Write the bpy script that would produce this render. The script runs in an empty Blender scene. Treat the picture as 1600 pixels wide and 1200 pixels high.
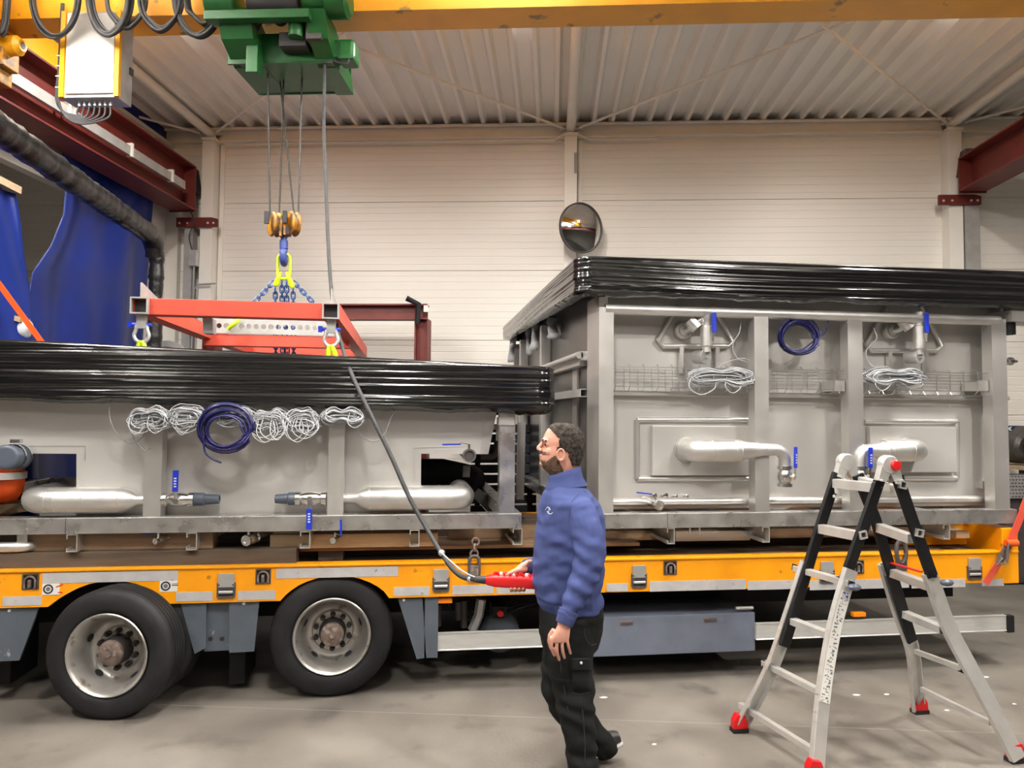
import bpy, bmesh, math, random
from mathutils import Vector, Matrix, noise
from mathutils.geometry import tessellate_polygon
random.seed(7)
SC = bpy.context.scene
COL = SC.collection
# ------------------------------------------------------------------ camera (1600 x 1200 frame)
FPX, CAM_H = 1130.0, 1.85
PSI, PIT, ROLL = math.radians(8.0), math.radians(2.6), 0.0086
_f = Vector((math.sin(PSI)*math.cos(PIT), math.cos(PSI)*math.cos(PIT), math.sin(PIT)))
_r0 = Vector((math.cos(PSI), -math.sin(PSI), 0)); _u0 = _r0.cross(_f)
_r = _r0*math.cos(ROLL) + _u0*math.sin(ROLL); _u = _u0*math.cos(ROLL) - _r0*math.sin(ROLL)
CAMP = Vector((0, 0, CAM_H))
cd = bpy.data.cameras.new('camera'); cam = bpy.data.objects.new('camera', cd); COL.objects.link(cam)
cd.sensor_width = 36.0; cd.lens = 36.0*FPX/1600.0; cd.clip_start = 0.05
cam.matrix_world = Matrix(((_r.x, _u.x, -_f.x, 0), (_r.y, _u.y, -_f.y, 0), (_r.z, _u.z, -_f.z, CAM_H), (0, 0, 0, 1)))
SC.camera = cam
# ------------------------------------------------------------------ world, exposure
SC.view_settings.view_transform = 'Standard'; SC.view_settings.look = 'None'
SC.view_settings.exposure = 0.14; SC.view_settings.gamma = 1.0; SC.view_settings.use_curve_mapping = False
W = bpy.data.worlds.new('hall_air'); SC.world = W; W.use_nodes = True
W.node_tree.nodes['Background'].inputs[0].default_value = (0.8, 0.85, 0.9, 1)
W.node_tree.nodes['Background'].inputs[1].default_value = 0.05
# hall frame: a along the back wall, b towards it (turned 11.2 degrees from the trailer's frame)
HALL = math.radians(-11.2)
HM = Matrix.Rotation(HALL, 4, 'Z')
def hw(a, b, c): return HM @ Vector((a, b, c))
def ray(x, y): return _f + _r*((x-800)/FPX) + _u*((600-y)/FPX)
def at(x, y, Y=None, Z=None, X=None):
    d = ray(x, y)
    t = Y/d.y if Y is not None else ((Z-CAM_H)/d.z if Z is not None else X/d.x)
    return CAMP + d*t
HMI = HM.inverted()
def hat(x, y, b=None, z=None, a=None):
    d = HMI.to_3x3() @ ray(x, y)
    t = b/d.y if b is not None else ((z-CAM_H)/d.z if z is not None else a/d.x)
    return Vector((0, 0, CAM_H)) + d*t
# hall lamps: out-of-frame high bays, plus uplights and girder row added as fill
LAMPS = []
for a in (-3.9, -0.3, 4.0):
    for b, zl, e, ku in ((6.8, 5.70, 66, 0.45), (4.6, 5.15, 165, 1.0), (1.2, 5.15, 165, 1.0), (-4.0, 5.15, 45, 2.2)):  # first row added behind the girder to brighten ceiling and upper wall
        for nm, zz, k, rot in (('hall_lamp_light', zl, 1.0, 0.0), ('ceiling_fill_light', zl+0.155, ku, math.pi)):  # upward lights added to lift the ceiling brightness
            L = bpy.data.lights.new(nm, 'AREA'); L.shape = 'DISK'; L.size = 0.48 if rot == 0 else 0.42
            L.energy = e*k; L.color = (1.0, 0.955, 0.895)
            if zl > 5.5: L.size = 0.2
            o = bpy.data.objects.new(nm, L); COL.objects.link(o); o['kind'] = 'helper'
            o.matrix_world = HM @ Matrix.Translation((a, b, zz)) @ Matrix.Rotation(rot, 4, 'X')
        LAMPS.append((a, b, zl))

# ------------------------------------------------------------------ helpers
def thing(name, label, cat, loc=(0, 0, 0), group=None):
    o = bpy.data.objects.new(name, None); COL.objects.link(o); o.location = loc; o.empty_display_size = 0.1
    o['label'] = label; o['category'] = cat
    if group: o['group'] = group
    return o
def tag(o, label, cat, group=None):
    o['label'] = label; o['category'] = cat
    if group: o['group'] = group
    return o
def wloc(o):
    v = Vector(o.location)
    while o.parent: o = o.parent; v += Vector(o.location)
    return v
def V(*a): return Vector(a[0]) if len(a) == 1 else Vector(a)
class MB:
    def __init__(s): s.v = []; s.f = []
    def add(s, vs, fs):
        n = len(s.v); s.v += [Vector(p) for p in vs]; s.f += [tuple(n+i for i in q) for q in fs]; return s
    def box(s, x0, x1, y0, y1, z0, z1):
        return s.add([(x, y, z) for x in (x0, x1) for y in (y0, y1) for z in (z0, z1)],
                     [(0,1,3,2), (4,6,7,5), (0,4,5,1), (2,3,7,6), (0,2,6,4), (1,5,7,3)])
    def obox(s, c, ax, ay, az):
        c = V(c); ax, ay, az = V(ax), V(ay), V(az)
        return s.add([c+ax*i+ay*j+az*k for i in (-1,1) for j in (-1,1) for k in (-1,1)],
                     [(0,1,3,2), (4,6,7,5), (0,4,5,1), (2,3,7,6), (0,2,6,4), (1,5,7,3)])
    def frame(s, d, up=(0, 0, 1)):
        d = V(d).normalized(); up = V(up)
        if abs(d.dot(up.normalized())) > 0.98: up = Vector((0, 1, 0)) if abs(d.y) < 0.9 else Vector((1, 0, 0))
        a = up.cross(d).normalized(); b = d.cross(a).normalized(); return d, a, b
    def bar(s, p0, p1, w, h, up=(0, 0, 1)):
        p0, p1 = V(p0), V(p1); d, a, b = s.frame(p1-p0, up)
        return s.obox((p0+p1)/2, (p1-p0)/2, a*(w/2), b*(h/2))
    def hollow(s, p0, p1, w, h, t, up=(0, 0, 1)):
        p0, p1 = V(p0), V(p1); d, a, b = s.frame(p1-p0, up)
        vs = []
        for p in (p0, p1):
            for (ww, hh) in ((w/2, h/2), (w/2-t, h/2-t)):
                for (i, j) in ((-1,-1), (1,-1), (1,1), (-1,1)): vs.append(p+a*i*ww+b*j*hh)
        fs = []
        for k in range(4):
            m = (k+1) % 4
            fs += [(k, m, 8+m, 8+k), (4+m, 4+k, 12+k, 12+m), (k, 4+k, 4+m, m), (8+k, 8+m, 12+m, 12+k)]
        return s.add(vs, fs)
    def sweep(s, prof, p0, p1, up=(0, 0, 1), caps=True):
        """closed 2D profile (a, b) swept straight from p0 to p1"""
        p0, p1 = V(p0), V(p1); d, a, b = s.frame(p1-p0, up); n = len(prof)
        vs = [p0+a*q[0]+b*q[1] for q in prof]+[p1+a*q[0]+b*q[1] for q in prof]
        fs = [(k, (k+1) % n, n+(k+1) % n, n+k) for k in range(n)]
        if caps: fs += [tuple(range(n))[::-1], tuple(range(n, 2*n))]
        return s.add(vs, fs)
    def cyl(s, p0, p1, r0, r1=None, n=16, caps=True):
        p0, p1 = V(p0), V(p1); r1 = r0 if r1 is None else r1; d, a, b = s.frame(p1-p0)
        vs = []
        for p, r in ((p0, r0), (p1, r1)):
            for k in range(n):
                t = 2*math.pi*k/n; vs.append(p+a*(r*math.cos(t))+b*(r*math.sin(t)))
        fs = [(k, (k+1) % n, n+(k+1) % n, n+k) for k in range(n)]
        if caps: fs += [tuple(range(n))[::-1], tuple(range(n, 2*n))]
        return s.add(vs, fs)
    def lathe(s, o, axis, prof, n=24, closed=False, cap=True):
        """prof: list of (radius, offset along axis)"""
        o = V(o); d, a, b = s.frame(axis); m = len(prof); vs = []
        for (r, t) in prof:
            for k in range(n):
                q = 2*math.pi*k/n; vs.append(o+d*t+a*(r*math.cos(q))+b*(r*math.sin(q)))
        fs = []
        for i in range(m if closed else m-1):
            j = (i+1) % m
            for k in range(n):
                l = (k+1) % n; fs.append((i*n+k, i*n+l, j*n+l, j*n+k))
        if not closed:
            if cap and prof[0][0] > 1e-6: fs.append(tuple(range(n))[::-1])
            if cap and prof[-1][0] > 1e-6: fs.append(tuple(range((m-1)*n, m*n)))
        return s.add(vs, fs)
    def tube(s, pts, r, n=8, closed=False, caps=True):
        pts = [V(p) for p in pts]; m = len(pts); rs = r if isinstance(r, (list, tuple)) else [r]*m
        tang = []
        for i in range(m):
            if closed: t = pts[(i+1) % m]-pts[i-1]
            else: t = pts[min(i+1, m-1)]-pts[max(i-1, 0)]
            tang.append(t.normalized() if t.length > 1e-9 else Vector((0, 0, 1)))
        d, a, b = s.frame(tang[0]); vs = []
        for i in range(m):
            t = tang[i]; a = (a-t*a.dot(t))
            a = a.normalized() if a.length > 1e-6 else s.frame(t)[1]
            b = t.cross(a)
            for k in range(n):
                q = 2*math.pi*k/n; vs.append(pts[i]+a*(rs[i]*math.cos(q))+b*(rs[i]*math.sin(q)))
        fs = []
        for i in range(m if closed else m-1):
            j = (i+1) % m
            for k in range(n):
                l = (k+1) % n; fs.append((i*n+k, i*n+l, j*n+l, j*n+k))
        if caps and not closed: fs += [tuple(range(n))[::-1], tuple(range((m-1)*n, m*n))]
        return s.add(vs, fs)
    def prism(s, outer, holes, o, ax, ay, nrm):
        """flat plate: 2D outline (+ holes) in axes ax, ay at o, thickness vector nrm"""
        o, ax, ay, nrm = V(o), V(ax), V(ay), V(nrm)
        loops = [outer]+list(holes or [])
        tri = tessellate_polygon([[Vector((p[0], p[1], 0)) for p in l] for l in loops])
        flat = [p for l in loops for p in l]; N = len(flat)
        vs = [o+ax*p[0]+ay*p[1] for p in flat]; vs += [q+nrm for q in vs]
        fs = [tuple(t) for t in tri]+[tuple(N+i for i in t)[::-1] for t in tri]
        k0 = 0
        for l in loops:
            n = len(l)
            for k in range(n): fs.append((k0+k, k0+(k+1) % n, N+k0+(k+1) % n, N+k0+k))
            k0 += n
        return s.add(vs, fs)
    def sphere(s, c, r, nu=12, nv=8, sc=(1, 1, 1)):
        c = V(c); vs = [c+Vector((0, 0, r*sc[2]))]; fs = []
        for i in range(1, nv):
            p = math.pi*i/nv
            for k in range(nu):
                q = 2*math.pi*k/nu
                vs.append(c+Vector((r*sc[0]*math.sin(p)*math.cos(q), r*sc[1]*math.sin(p)*math.sin(q), r*sc[2]*math.cos(p))))
        vs.append(c-Vector((0, 0, r*sc[2]))); L = len(vs)-1
        for k in range(nu):
            l = (k+1) % nu; fs.append((0, 1+k, 1+l)); fs.append((L, L-nu+l, L-nu+k))
            for i in range(nv-2): fs.append((1+i*nu+k, 1+(i+1)*nu+k, 1+(i+1)*nu+l, 1+i*nu+l))
        return s.add(vs, fs)
    def grid(s, nx, ny, fn):
        vs = [fn(i/nx, j/ny) for j in range(ny+1) for i in range(nx+1)]
        return s.add(vs, [(j*(nx+1)+i, j*(nx+1)+i+1, (j+1)*(nx+1)+i+1, (j+1)*(nx+1)+i) for j in range(ny) for i in range(nx)])
    def build(s, name, mat, parent=None, smooth=None, bevel=0, hall=False, kind=None, label=None):
        me = bpy.data.meshes.new(name)
        off = wloc(parent) if parent is not None else Vector((0, 0, 0))
        vs = [(HM @ p) if hall else p for p in s.v]
        o = bpy.data.objects.new(name, me); COL.objects.link(o)
        if parent is not None: o.parent = parent
        else:
            n = len(vs); off = Vector((sum(p.x for p in vs)/n, sum(p.y for p in vs)/n, min(p.z for p in vs))); o.location = off
        me.from_pydata([p-off for p in vs], [], s.f); me.update()
        bm = bmesh.new(); bm.from_mesh(me)
        bmesh.ops.recalc_face_normals(bm, faces=bm.faces)
        if bevel:
            es = [e for e in bm.edges if len(e.link_faces) == 2 and e.calc_face_angle(0) > 0.6]
            bmesh.ops.bevel(bm, geom=es, offset=bevel, segments=2, profile=0.6, affect='EDGES', clamp_overlap=True)
        if smooth is not None:
            th = math.radians(smooth)
            for f in bm.faces: f.smooth = True
            for e in bm.edges: e.smooth = not (len(e.link_faces) == 2 and e.calc_face_angle(0) > th)
        bm.to_mesh(me); bm.free()
        if mat is not None: me.materials.append(mat)
        if kind: o['kind'] = kind
        if label: o['label'] = label
        return o
def struct(o, label=None):
    o['kind'] = 'structure'
    if label: o['label'] = label
    return o
def dup(o, parent=None):
    c = o.copy(); COL.objects.link(c); c.parent = parent
    for ch in list(o.children): dup(ch, c)
    return c
def plain(name, shape_fn, mat, parent=None, **k):
    m = MB(); shape_fn(m); return m.build(name, mat, parent, **k)
def spline(pts, n=8, closed=False):
    """Catmull-Rom through points"""
    pts = [V(p) for p in pts]; out = []; m = len(pts)
    for i in range(m if closed else m-1):
        p0 = pts[i-1] if (closed or i > 0) else pts[0]*2-pts[1]
        p1 = pts[i]; p2 = pts[(i+1) % m]
        p3 = pts[(i+2) % m] if (closed or i+2 < m) else pts[-1]*2-pts[-2]
        for k in range(n):
            t = k/n
            out.append(0.5*((2*p1)+(p2-p0)*t+(2*p0-5*p1+4*p2-p3)*t*t+(3*p1-p0-3*p2+p3)*t**3))
    if not closed: out.append(pts[-1])
    return out
def arc(c, a, b, r, t0, t1, n=10):
    c, a, b = V(c), V(a), V(b)
    return [c+a*(r*math.cos(t0+(t1-t0)*k/n))+b*(r*math.sin(t0+(t1-t0)*k/n)) for k in range(n+1)]

# ------------------------------------------------------------------ materials
def mat(name, col, rough=0.5, metal=0.0, var=0.0, vscale=4.0, bump=0.0, bscale=60.0, stretch=(1, 1, 1), rvar=0.0, coat=0.0,
        col2=None, detail=5.0, spots=None, spec=None, trans=0.0):
    m = bpy.data.materials.new(name); m.use_nodes = True; nt = m.node_tree; N = nt.nodes; Lk = nt.links
    p = N['Principled BSDF']
    c4 = (*col, 1); p.inputs['Base Color'].default_value = c4; p.inputs['Roughness'].default_value = rough; p.inputs['Metallic'].default_value = metal
    if coat: p.inputs['Coat Weight'].default_value = coat; p.inputs['Coat Roughness'].default_value = 0.08
    if spec is not None: p.inputs['Specular IOR Level'].default_value = spec
    if trans: p.inputs['Transmission Weight'].default_value = trans
    if var or bump or rvar or col2 or spots:
        tc = N.new('ShaderNodeNewGeometry'); mp = N.new('ShaderNodeMapping'); mp.inputs['Scale'].default_value = stretch
        Lk.new(tc.outputs['Position'], mp.inputs['Vector'])
        n1 = N.new('ShaderNodeTexNoise'); n1.inputs['Scale'].default_value = vscale; n1.inputs['Detail'].default_value = detail
        Lk.new(mp.outputs['Vector'], n1.inputs['Vector'])
        if var or col2:
            mx = N.new('ShaderNodeMix'); mx.data_type = 'RGBA'
            a = tuple(max(0, c*(1-var)) for c in col) if not col2 else col; b = tuple(min(1, c*(1+var)) for c in col) if not col2 else col2
            rp = N.new('ShaderNodeMapRange'); rp.inputs[1].default_value = 0.35; rp.inputs[2].default_value = 0.65
            Lk.new(n1.outputs['Fac'], rp.inputs[0]); Lk.new(rp.outputs[0], mx.inputs['Factor'])
            mx.inputs['A'].default_value = (*a, 1); mx.inputs['B'].default_value = (*b, 1)
            out = mx.outputs['Result']
            if spots:
                n3 = N.new('ShaderNodeTexNoise'); n3.inputs['Scale'].default_value = spots[0]; n3.inputs['Detail'].default_value = 6
                Lk.new(mp.outputs['Vector'], n3.inputs['Vector'])
                r3 = N.new('ShaderNodeMapRange'); r3.inputs[1].default_value = spots[1]; r3.inputs[2].default_value = spots[2]; r3.inputs[4].default_value = spots[4] if len(spots) > 4 else 1.0
                Lk.new(n3.outputs['Fac'], r3.inputs[0])
                m3 = N.new('ShaderNodeMix'); m3.data_type = 'RGBA'; Lk.new(r3.outputs[0], m3.inputs['Factor']); Lk.new(out, m3.inputs['A']); m3.inputs['B'].default_value = (*spots[3], 1)
                out = m3.outputs['Result']
            Lk.new(out, p.inputs['Base Color'])
        if rvar:
            r2 = N.new('ShaderNodeMapRange'); r2.inputs[1].default_value = 0.3; r2.inputs[2].default_value = 0.7
            r2.inputs[3].default_value = max(0.03, rough-rvar); r2.inputs[4].default_value = min(1, rough+rvar)
            Lk.new(n1.outputs['Fac'], r2.inputs[0]); Lk.new(r2.outputs[0], p.inputs['Roughness'])
        if bump:
            n2 = N.new('ShaderNodeTexNoise'); n2.inputs['Scale'].default_value = bscale; n2.inputs['Detail'].default_value = 4
            Lk.new(mp.outputs['Vector'], n2.inputs['Vector'])
            bp = N.new('ShaderNodeBump'); bp.inputs['Strength'].default_value = bump; bp.inputs['Distance'].default_value = 0.01
            Lk.new(n2.outputs['Fac'], bp.inputs['Height']); Lk.new(bp.outputs['Normal'], p.inputs['Normal'])
    return m
def srgb(r, g, b):
    f = lambda c: (c/255/12.92) if c <= 10 else (((c/255)+0.055)/1.055)**2.4
    return (f(r), f(g), f(b))
M = {}
M['concrete'] = mat('concrete_floor', (0.138, 0.124, 0.106), 0.66, var=0.24, vscale=1.6, bump=0.16, bscale=40, detail=8, rvar=0.12, spots=(2.6, 0.57, 0.70, (0.06, 0.053, 0.045), 0.75))
M['wallwhite'] = mat('wall_panel_white', (0.77, 0.745, 0.695), 0.42, var=0.02, vscale=0.7)
M['white'] = mat('white_paint', (0.79, 0.765, 0.715), 0.45, var=0.03, vscale=2)
M['roof'] = mat('roof_sheet_white', (0.84, 0.82, 0.785), 0.42, var=0.02, vscale=1.5)
M['partition'] = mat('partition_white', (0.62, 0.60, 0.56), 0.6, var=0.03, vscale=1)
M['redoxide'] = mat('red_oxide_paint', srgb(100, 33, 27), 0.5, var=0.12, vscale=6)
M['darksteel'] = mat('dark_steel', (0.07, 0.06, 0.06), 0.55, var=0.15, vscale=8)
M['crane'] = mat('crane_yellow', srgb(232, 160, 12), 0.42, var=0.06, vscale=3, spots=(5, 0.66, 0.7, srgb(150, 110, 40)))
M['green'] = mat('hoist_green', srgb(25, 90, 38), 0.4, var=0.12, vscale=6)
M['black'] = mat('black_plastic', (0.012, 0.012, 0.013), 0.45)
M['rubber'] = mat('cable_rubber', (0.028, 0.028, 0.03), 0.68, var=0.1, vscale=20)
M['steel'] = mat('brushed_stainless', (0.63, 0.615, 0.59), 0.40, metal=0.75, var=0.05, vscale=3.5, rvar=0.08, bump=0.015, bscale=9)
M['panel'] = mat('stainless_sheet', (0.64, 0.625, 0.60), 0.44, metal=0.5, var=0.05, vscale=1.6, rvar=0.07, bump=0.03, bscale=3)
M['darkpanel'] = mat('smoked_stainless', (0.16, 0.155, 0.15), 0.3, metal=0.95, var=0.15, vscale=2)
M['mill'] = mat('mill_finish_beam', (0.50, 0.49, 0.475), 0.32, metal=0.8, var=0.10, vscale=9, rvar=0.12, bump=0.02, bscale=20, spots=(6, 0.56, 0.68, (0.74, 0.73, 0.71), 0.55))
M['pipe'] = mat('pickled_pipe', (0.70, 0.69, 0.67), 0.42, metal=0.85, var=0.06, vscale=8, rvar=0.06, bump=0.03, bscale=60)
M['brushed'] = mat('polished_fitting', (0.72, 0.71, 0.69), 0.24, metal=1.0, var=0.05, vscale=20)
M['film'] = mat('black_stretch_film', (0.005, 0.005, 0.0055), 0.13, rvar=0.03, vscale=9, spec=0.75)
M['film2'] = mat('black_film_crumpled', (0.013, 0.013, 0.014), 0.3, spec=0.5, bump=0.5, bscale=25)
M['clearfilm'] = mat('torn_clear_film', (0.5, 0.51, 0.52), 0.35)
M['blueh'] = mat('blue_handle', srgb(18, 50, 190), 0.4)
M['greyplastic'] = mat('grey_pvc', srgb(78, 86, 100), 0.35)
M['cablewhite'] = mat('cable_grey_white', (0.50, 0.51, 0.53), 0.45)
M['cablegrey'] = mat('cable_grey', (0.30, 0.31, 0.33), 0.45)
M['purple'] = mat('cable_violet', (0.014, 0.013, 0.095), 0.33)
M['wire'] = mat('galvanised_wire', (0.55, 0.55, 0.54), 0.35, metal=1.0)
M['yellow'] = mat('trailer_yellow', srgb(243, 158, 8), 0.38, var=0.05, vscale=4, spots=(9, 0.68, 0.72, srgb(170, 110, 30)))
M['reflect'] = mat('reflective_tape', srgb(182, 180, 180), 0.4, var=0.06, vscale=14, spots=(26, 0.66, 0.72, srgb(130, 128, 124)))
M['skirt'] = mat('mudguard_grey_blue', srgb(80, 88, 98), 0.5, var=0.08, vscale=6, spots=(13, 0.68, 0.72, srgb(150, 155, 160)))
M['toolbox'] = mat('galvanised_blue_grey', srgb(118, 126, 143), 0.42, metal=0.3, var=0.10, vscale=5)
M['alu'] = mat('aluminium_rail', (0.62, 0.62, 0.60), 0.38, metal=0.4, var=0.05, vscale=7, stretch=(1, 1, 8))
M['tyre'] = mat('tyre_rubber', (0.013, 0.013, 0.0145), 0.6, var=0.25, vscale=7, bump=0.05, bscale=30, spec=0.3)
M['rim'] = mat('wheel_rim', (0.45, 0.435, 0.41), 0.38, metal=0.75, var=0.1, vscale=8, spots=(10, 0.62, 0.7, (0.16, 0.10, 0.06), 0.8))
M['hub'] = mat('rusty_hub', (0.17, 0.125, 0.105), 0.6, metal=0.3, var=0.3, vscale=20, spots=(25, 0.55, 0.65, (0.32, 0.27, 0.24)))
M['nut'] = mat('wheel_nut_dark', (0.035, 0.030, 0.028), 0.5, metal=0.5)
M['chassis'] = mat('chassis_black', (0.012, 0.012, 0.013), 0.6, var=0.2, vscale=6, spec=0.25)
M['wood'] = mat('timber_brown', (0.24, 0.15, 0.085), 0.75, var=0.22, vscale=6, stretch=(0.3, 3, 3), bump=0.2, bscale=40)
M['woodlight'] = mat('timber_pale', (0.42, 0.31, 0.19), 0.75, var=0.15, vscale=6, stretch=(0.4, 3, 3), bump=0.15, bscale=40)
M['wooddark'] = mat('timber_dark', (0.08, 0.058, 0.04), 0.8, var=0.25, vscale=6, stretch=(0.3, 3, 3), bump=0.2, bscale=40)
M['deck'] = mat('deck_plank', (0.12, 0.08, 0.05), 0.8, var=0.25, vscale=5, stretch=(0.3, 3, 3), bump=0.2, bscale=30)
M['orange'] = mat('strap_orange', srgb(235, 85, 20), 0.6)
M['salmon'] = mat('lifting_frame_red', srgb(198, 76, 57), 0.45, var=0.07, vscale=5)
M['chain'] = mat('blue_chain', srgb(40, 75, 130), 0.4, metal=0.3)
M['lime'] = mat('lime_sling', srgb(205, 240, 20), 0.45)
M['shackle'] = mat('shackle_white', (0.7, 0.7, 0.7), 0.35, metal=0.5)
M['hookyellow'] = mat('hook_block_yellow', srgb(190, 130, 20), 0.5, var=0.3, vscale=14, col2=(0.06, 0.05, 0.04))
M['hookblue'] = mat('hook_blue', srgb(50, 65, 130), 0.45)
M['tarp'] = mat('blue_tarpaulin', srgb(11, 36, 112), 0.36, var=0.12, vscale=2, bump=0.08, bscale=6)
M['lamporange'] = mat('marker_lamp_orange', srgb(255, 140, 10), 0.3)
M['red'] = mat('red_plastic', srgb(205, 22, 28), 0.4)
M['farwall'] = mat('far_wall_grey', (0.22, 0.21, 0.20), 0.7, var=0.05, vscale=0.6)
M['joint'] = mat('floor_joint_fill', (0.24, 0.225, 0.2), 0.7)
M['mirror'] = mat('convex_mirror', (0.82, 0.84, 0.84), 0.03, metal=1.0)
M['grey'] = mat('grey_paint', (0.30, 0.30, 0.30), 0.5)
M['greylight'] = mat('galvanised_grey', (0.45, 0.45, 0.44), 0.45, metal=0.5, var=0.1, vscale=8)
M['rope'] = mat('wire_rope', (0.05, 0.048, 0.045), 0.5, metal=0.4)
M['stickerwhite'] = mat('sticker_white', (0.75, 0.74, 0.70), 0.5)
M['ink'] = mat('ink_black', (0.02, 0.02, 0.022), 0.5)
M['inkgrey'] = mat('ink_grey', (0.16, 0.16, 0.18), 0.5)
M['ladderblack'] = mat('ladder_black', (0.009, 0.009, 0.010), 0.42, var=0.1, vscale=15, spec=0.25)
M['ladderalu'] = mat('ladder_aluminium', (0.66, 0.65, 0.625), 0.36, metal=0.6, var=0.07, vscale=10)
M['skin'] = mat('skin', srgb(204, 148, 128), 0.55, var=0.05, vscale=18)
M['sweater'] = mat('sweater_blue', srgb(65, 75, 120), 0.9, var=0.05, vscale=9, bump=0.06, bscale=180, spec=0.15)
M['sweaterdark'] = mat('sweater_seam', srgb(52, 60, 104), 0.9)
M['trousers'] = mat('trousers_black', (0.012, 0.0125, 0.0125), 0.8, var=0.15, vscale=8, bump=0.08, bscale=120, spec=0.12)
M['seam'] = mat('trouser_seam', (0.022, 0.022, 0.021), 0.9)
M['hair'] = mat('hair_dark', (0.04, 0.033, 0.028), 0.7, var=0.6, vscale=60, bump=0.15, bscale=160, spec=0.12)
M['beard'] = mat('beard_brown', (0.13, 0.082, 0.055), 0.75, var=0.35, vscale=70, bump=0.5, bscale=200, spec=0.12)
M['eyewhite'] = mat('eye_white', (0.42, 0.40, 0.38), 0.3)
M['shoe'] = mat('shoe_black', (0.02, 0.02, 0.02), 0.5)
M['sole'] = mat('shoe_sole_grey', (0.45, 0.44, 0.43), 0.6)
M['brick_dark'] = mat('machine_dark', (0.05, 0.045, 0.04), 0.5, metal=0.3, var=0.4, vscale=10)
M['signblue'] = mat('sign_blue', srgb(30, 45, 80), 0.5)
M['shutter'] = mat('roller_shutter_dark', (0.018, 0.02, 0.028), 0.4)
M['cardboard'] = mat('cardboard', (0.36, 0.24, 0.14), 0.8, var=0.1)
def emitter(name, col, st):
    m = bpy.data.materials.new(name); m.use_nodes = True; p = m.node_tree.nodes['Principled BSDF']
    p.inputs['Emission Color'].default_value = (*col, 1); p.inputs['Emission Strength'].default_value = st; return m
M['lampglass'] = emitter('lamp_diffuser_lit', (1.0, 0.955, 0.895), 14.0)
# ================================================================== THE HALL
BW = 9.85          # back wall face (hall b)
ZR = 5.86          # underside of the roof ribs
COLS = (-4.8, 0.23, 5.26)
# floor
m = MB(); m.box(-9.5, 13, -9.5, 10.2, -0.2, 0.0)
floor = struct(m.build('floor', M['concrete'], hall=True))
# floor joint and loose litter / stains are real thin pieces on the floor
p0, p1 = at(-80, 1090, Z=0), at(1700, 1150, Z=0)
m = MB(); m.bar(p0+Vector((0, 0, -0.0015)), p1+Vector((0, 0, -0.0015)), 0.005, 0.004); m.build('floor_joint', M['joint'], floor)
# back wall: horizontal sandwich panels with micro ribs, one object per panel
m = MB(); m.box(-9.5, 13, BW+0.05, BW+0.25, -0.0, 6.1)
wall_back = struct(m.build('wall_back', M['wallwhite'], hall=True))
def wall_panel_mesh(a0, a1, z0, z1):
    mm = MB(); prof = []; pitch = 0.1; z = z0+0.006
    prof.append((BW+0.05, z0)); prof.append((BW+0.006, z0+0.002)); prof.append((BW, z0+0.006))
    n = int((z1-z0-0.03)/pitch)
    for k in range(n):
        zz = z0+0.02+k*pitch
        dz = pitch*(0.55+0.25*((k*37) % 5)/5)
        prof += [(BW, zz+dz), (BW+0.004, zz+dz+0.003), (BW+0.004, zz+dz+0.011), (BW, zz+dz+0.014)]
    prof += [(BW, z1-0.006), (BW+0.006, z1-0.002), (BW+0.05, z1)]
    vs = [(a, b, z) for a in (a0, a1) for (b, z) in prof]; L = len(prof)
    mm.add(vs, [(k, k+1, L+k+1, L+k) for k in range(L-1)]+[tuple(range(L)), tuple(range(L, 2*L))[::-1]])
    return mm
edges = (-9.4, -4.8, 0.23, 5.26, 12.9)
for i in range(4):
    for k in range(6):
        wall_panel_mesh(edges[i]+0.004, edges[i+1]-0.004, k*0.965, (k+1)*0.965).build('wall_panel', M['wallwhite'], wall_back, hall=True)
# other walls that close the hall behind the camera
m = MB(); m.box(-9.5, 13, -9.7, -9.5, 0, 6.1); struct(m.build('wall_front', M['farwall'], hall=True))
m = MB(); m.box(13, 13.2, -9.7, 10.1, 0, 6.1); struct(m.build('wall_right', M['farwall'], hall=True))
m = MB(); m.box(-9.7, -9.5, -9.7, 10.1, 0, 6.1); struct(m.build('wall_left_outer', M['white'], hall=True))
# roof: trapezoidal sheets, narrow ribs hanging down, 4 ribs each
m = MB(); m.box(-9.7, 13.2, -9.7, 10.1, ZR+0.14, ZR+0.3)
ceiling = struct(m.build('ceiling', M['roof'], hall=True))
PITCH = 0.2515
def roof_sheet(a0, n):
    mm = MB(); prof = []
    for k in range(n):
        x = a0+k*PITCH
        prof += [(x, ZR+0.085), (x+0.128, ZR+0.085), (x+0.162, ZR), (x+0.205, ZR), (x+0.239, ZR+0.085)]
    prof.append((a0+n*PITCH, ZR+0.085)); L = len(prof)
    vs = [(a, b, z) for b in (-9.5, BW+0.04) for (a, z) in prof]+[(a, b, z+0.004) for b in (-9.5, BW+0.04) for (a, z) in prof]
    fs = [(k, k+1, L+k+1, L+k) for k in range(L-1)]+[(2*L+k, 2*L+k+1, 3*L+k+1, 3*L+k) for k in range(L-1)]
    mm.add(vs, fs); return mm
first = roof_sheet(0, 4).build('roof_sheet', M['roof'], ceiling, hall=True)
k0 = -9.45
for i in range(22):
    o = first if i == 0 else first.copy()
    if i: COL.objects.link(o)
    v = HM @ Vector((k0+i*4*PITCH, 0, 0)); o.location = (v.x, v.y, 0)
    if i == 0: o.parent = ceiling
    o.location = Vector(o.location) + (Vector((0, 0, 0)))
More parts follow.
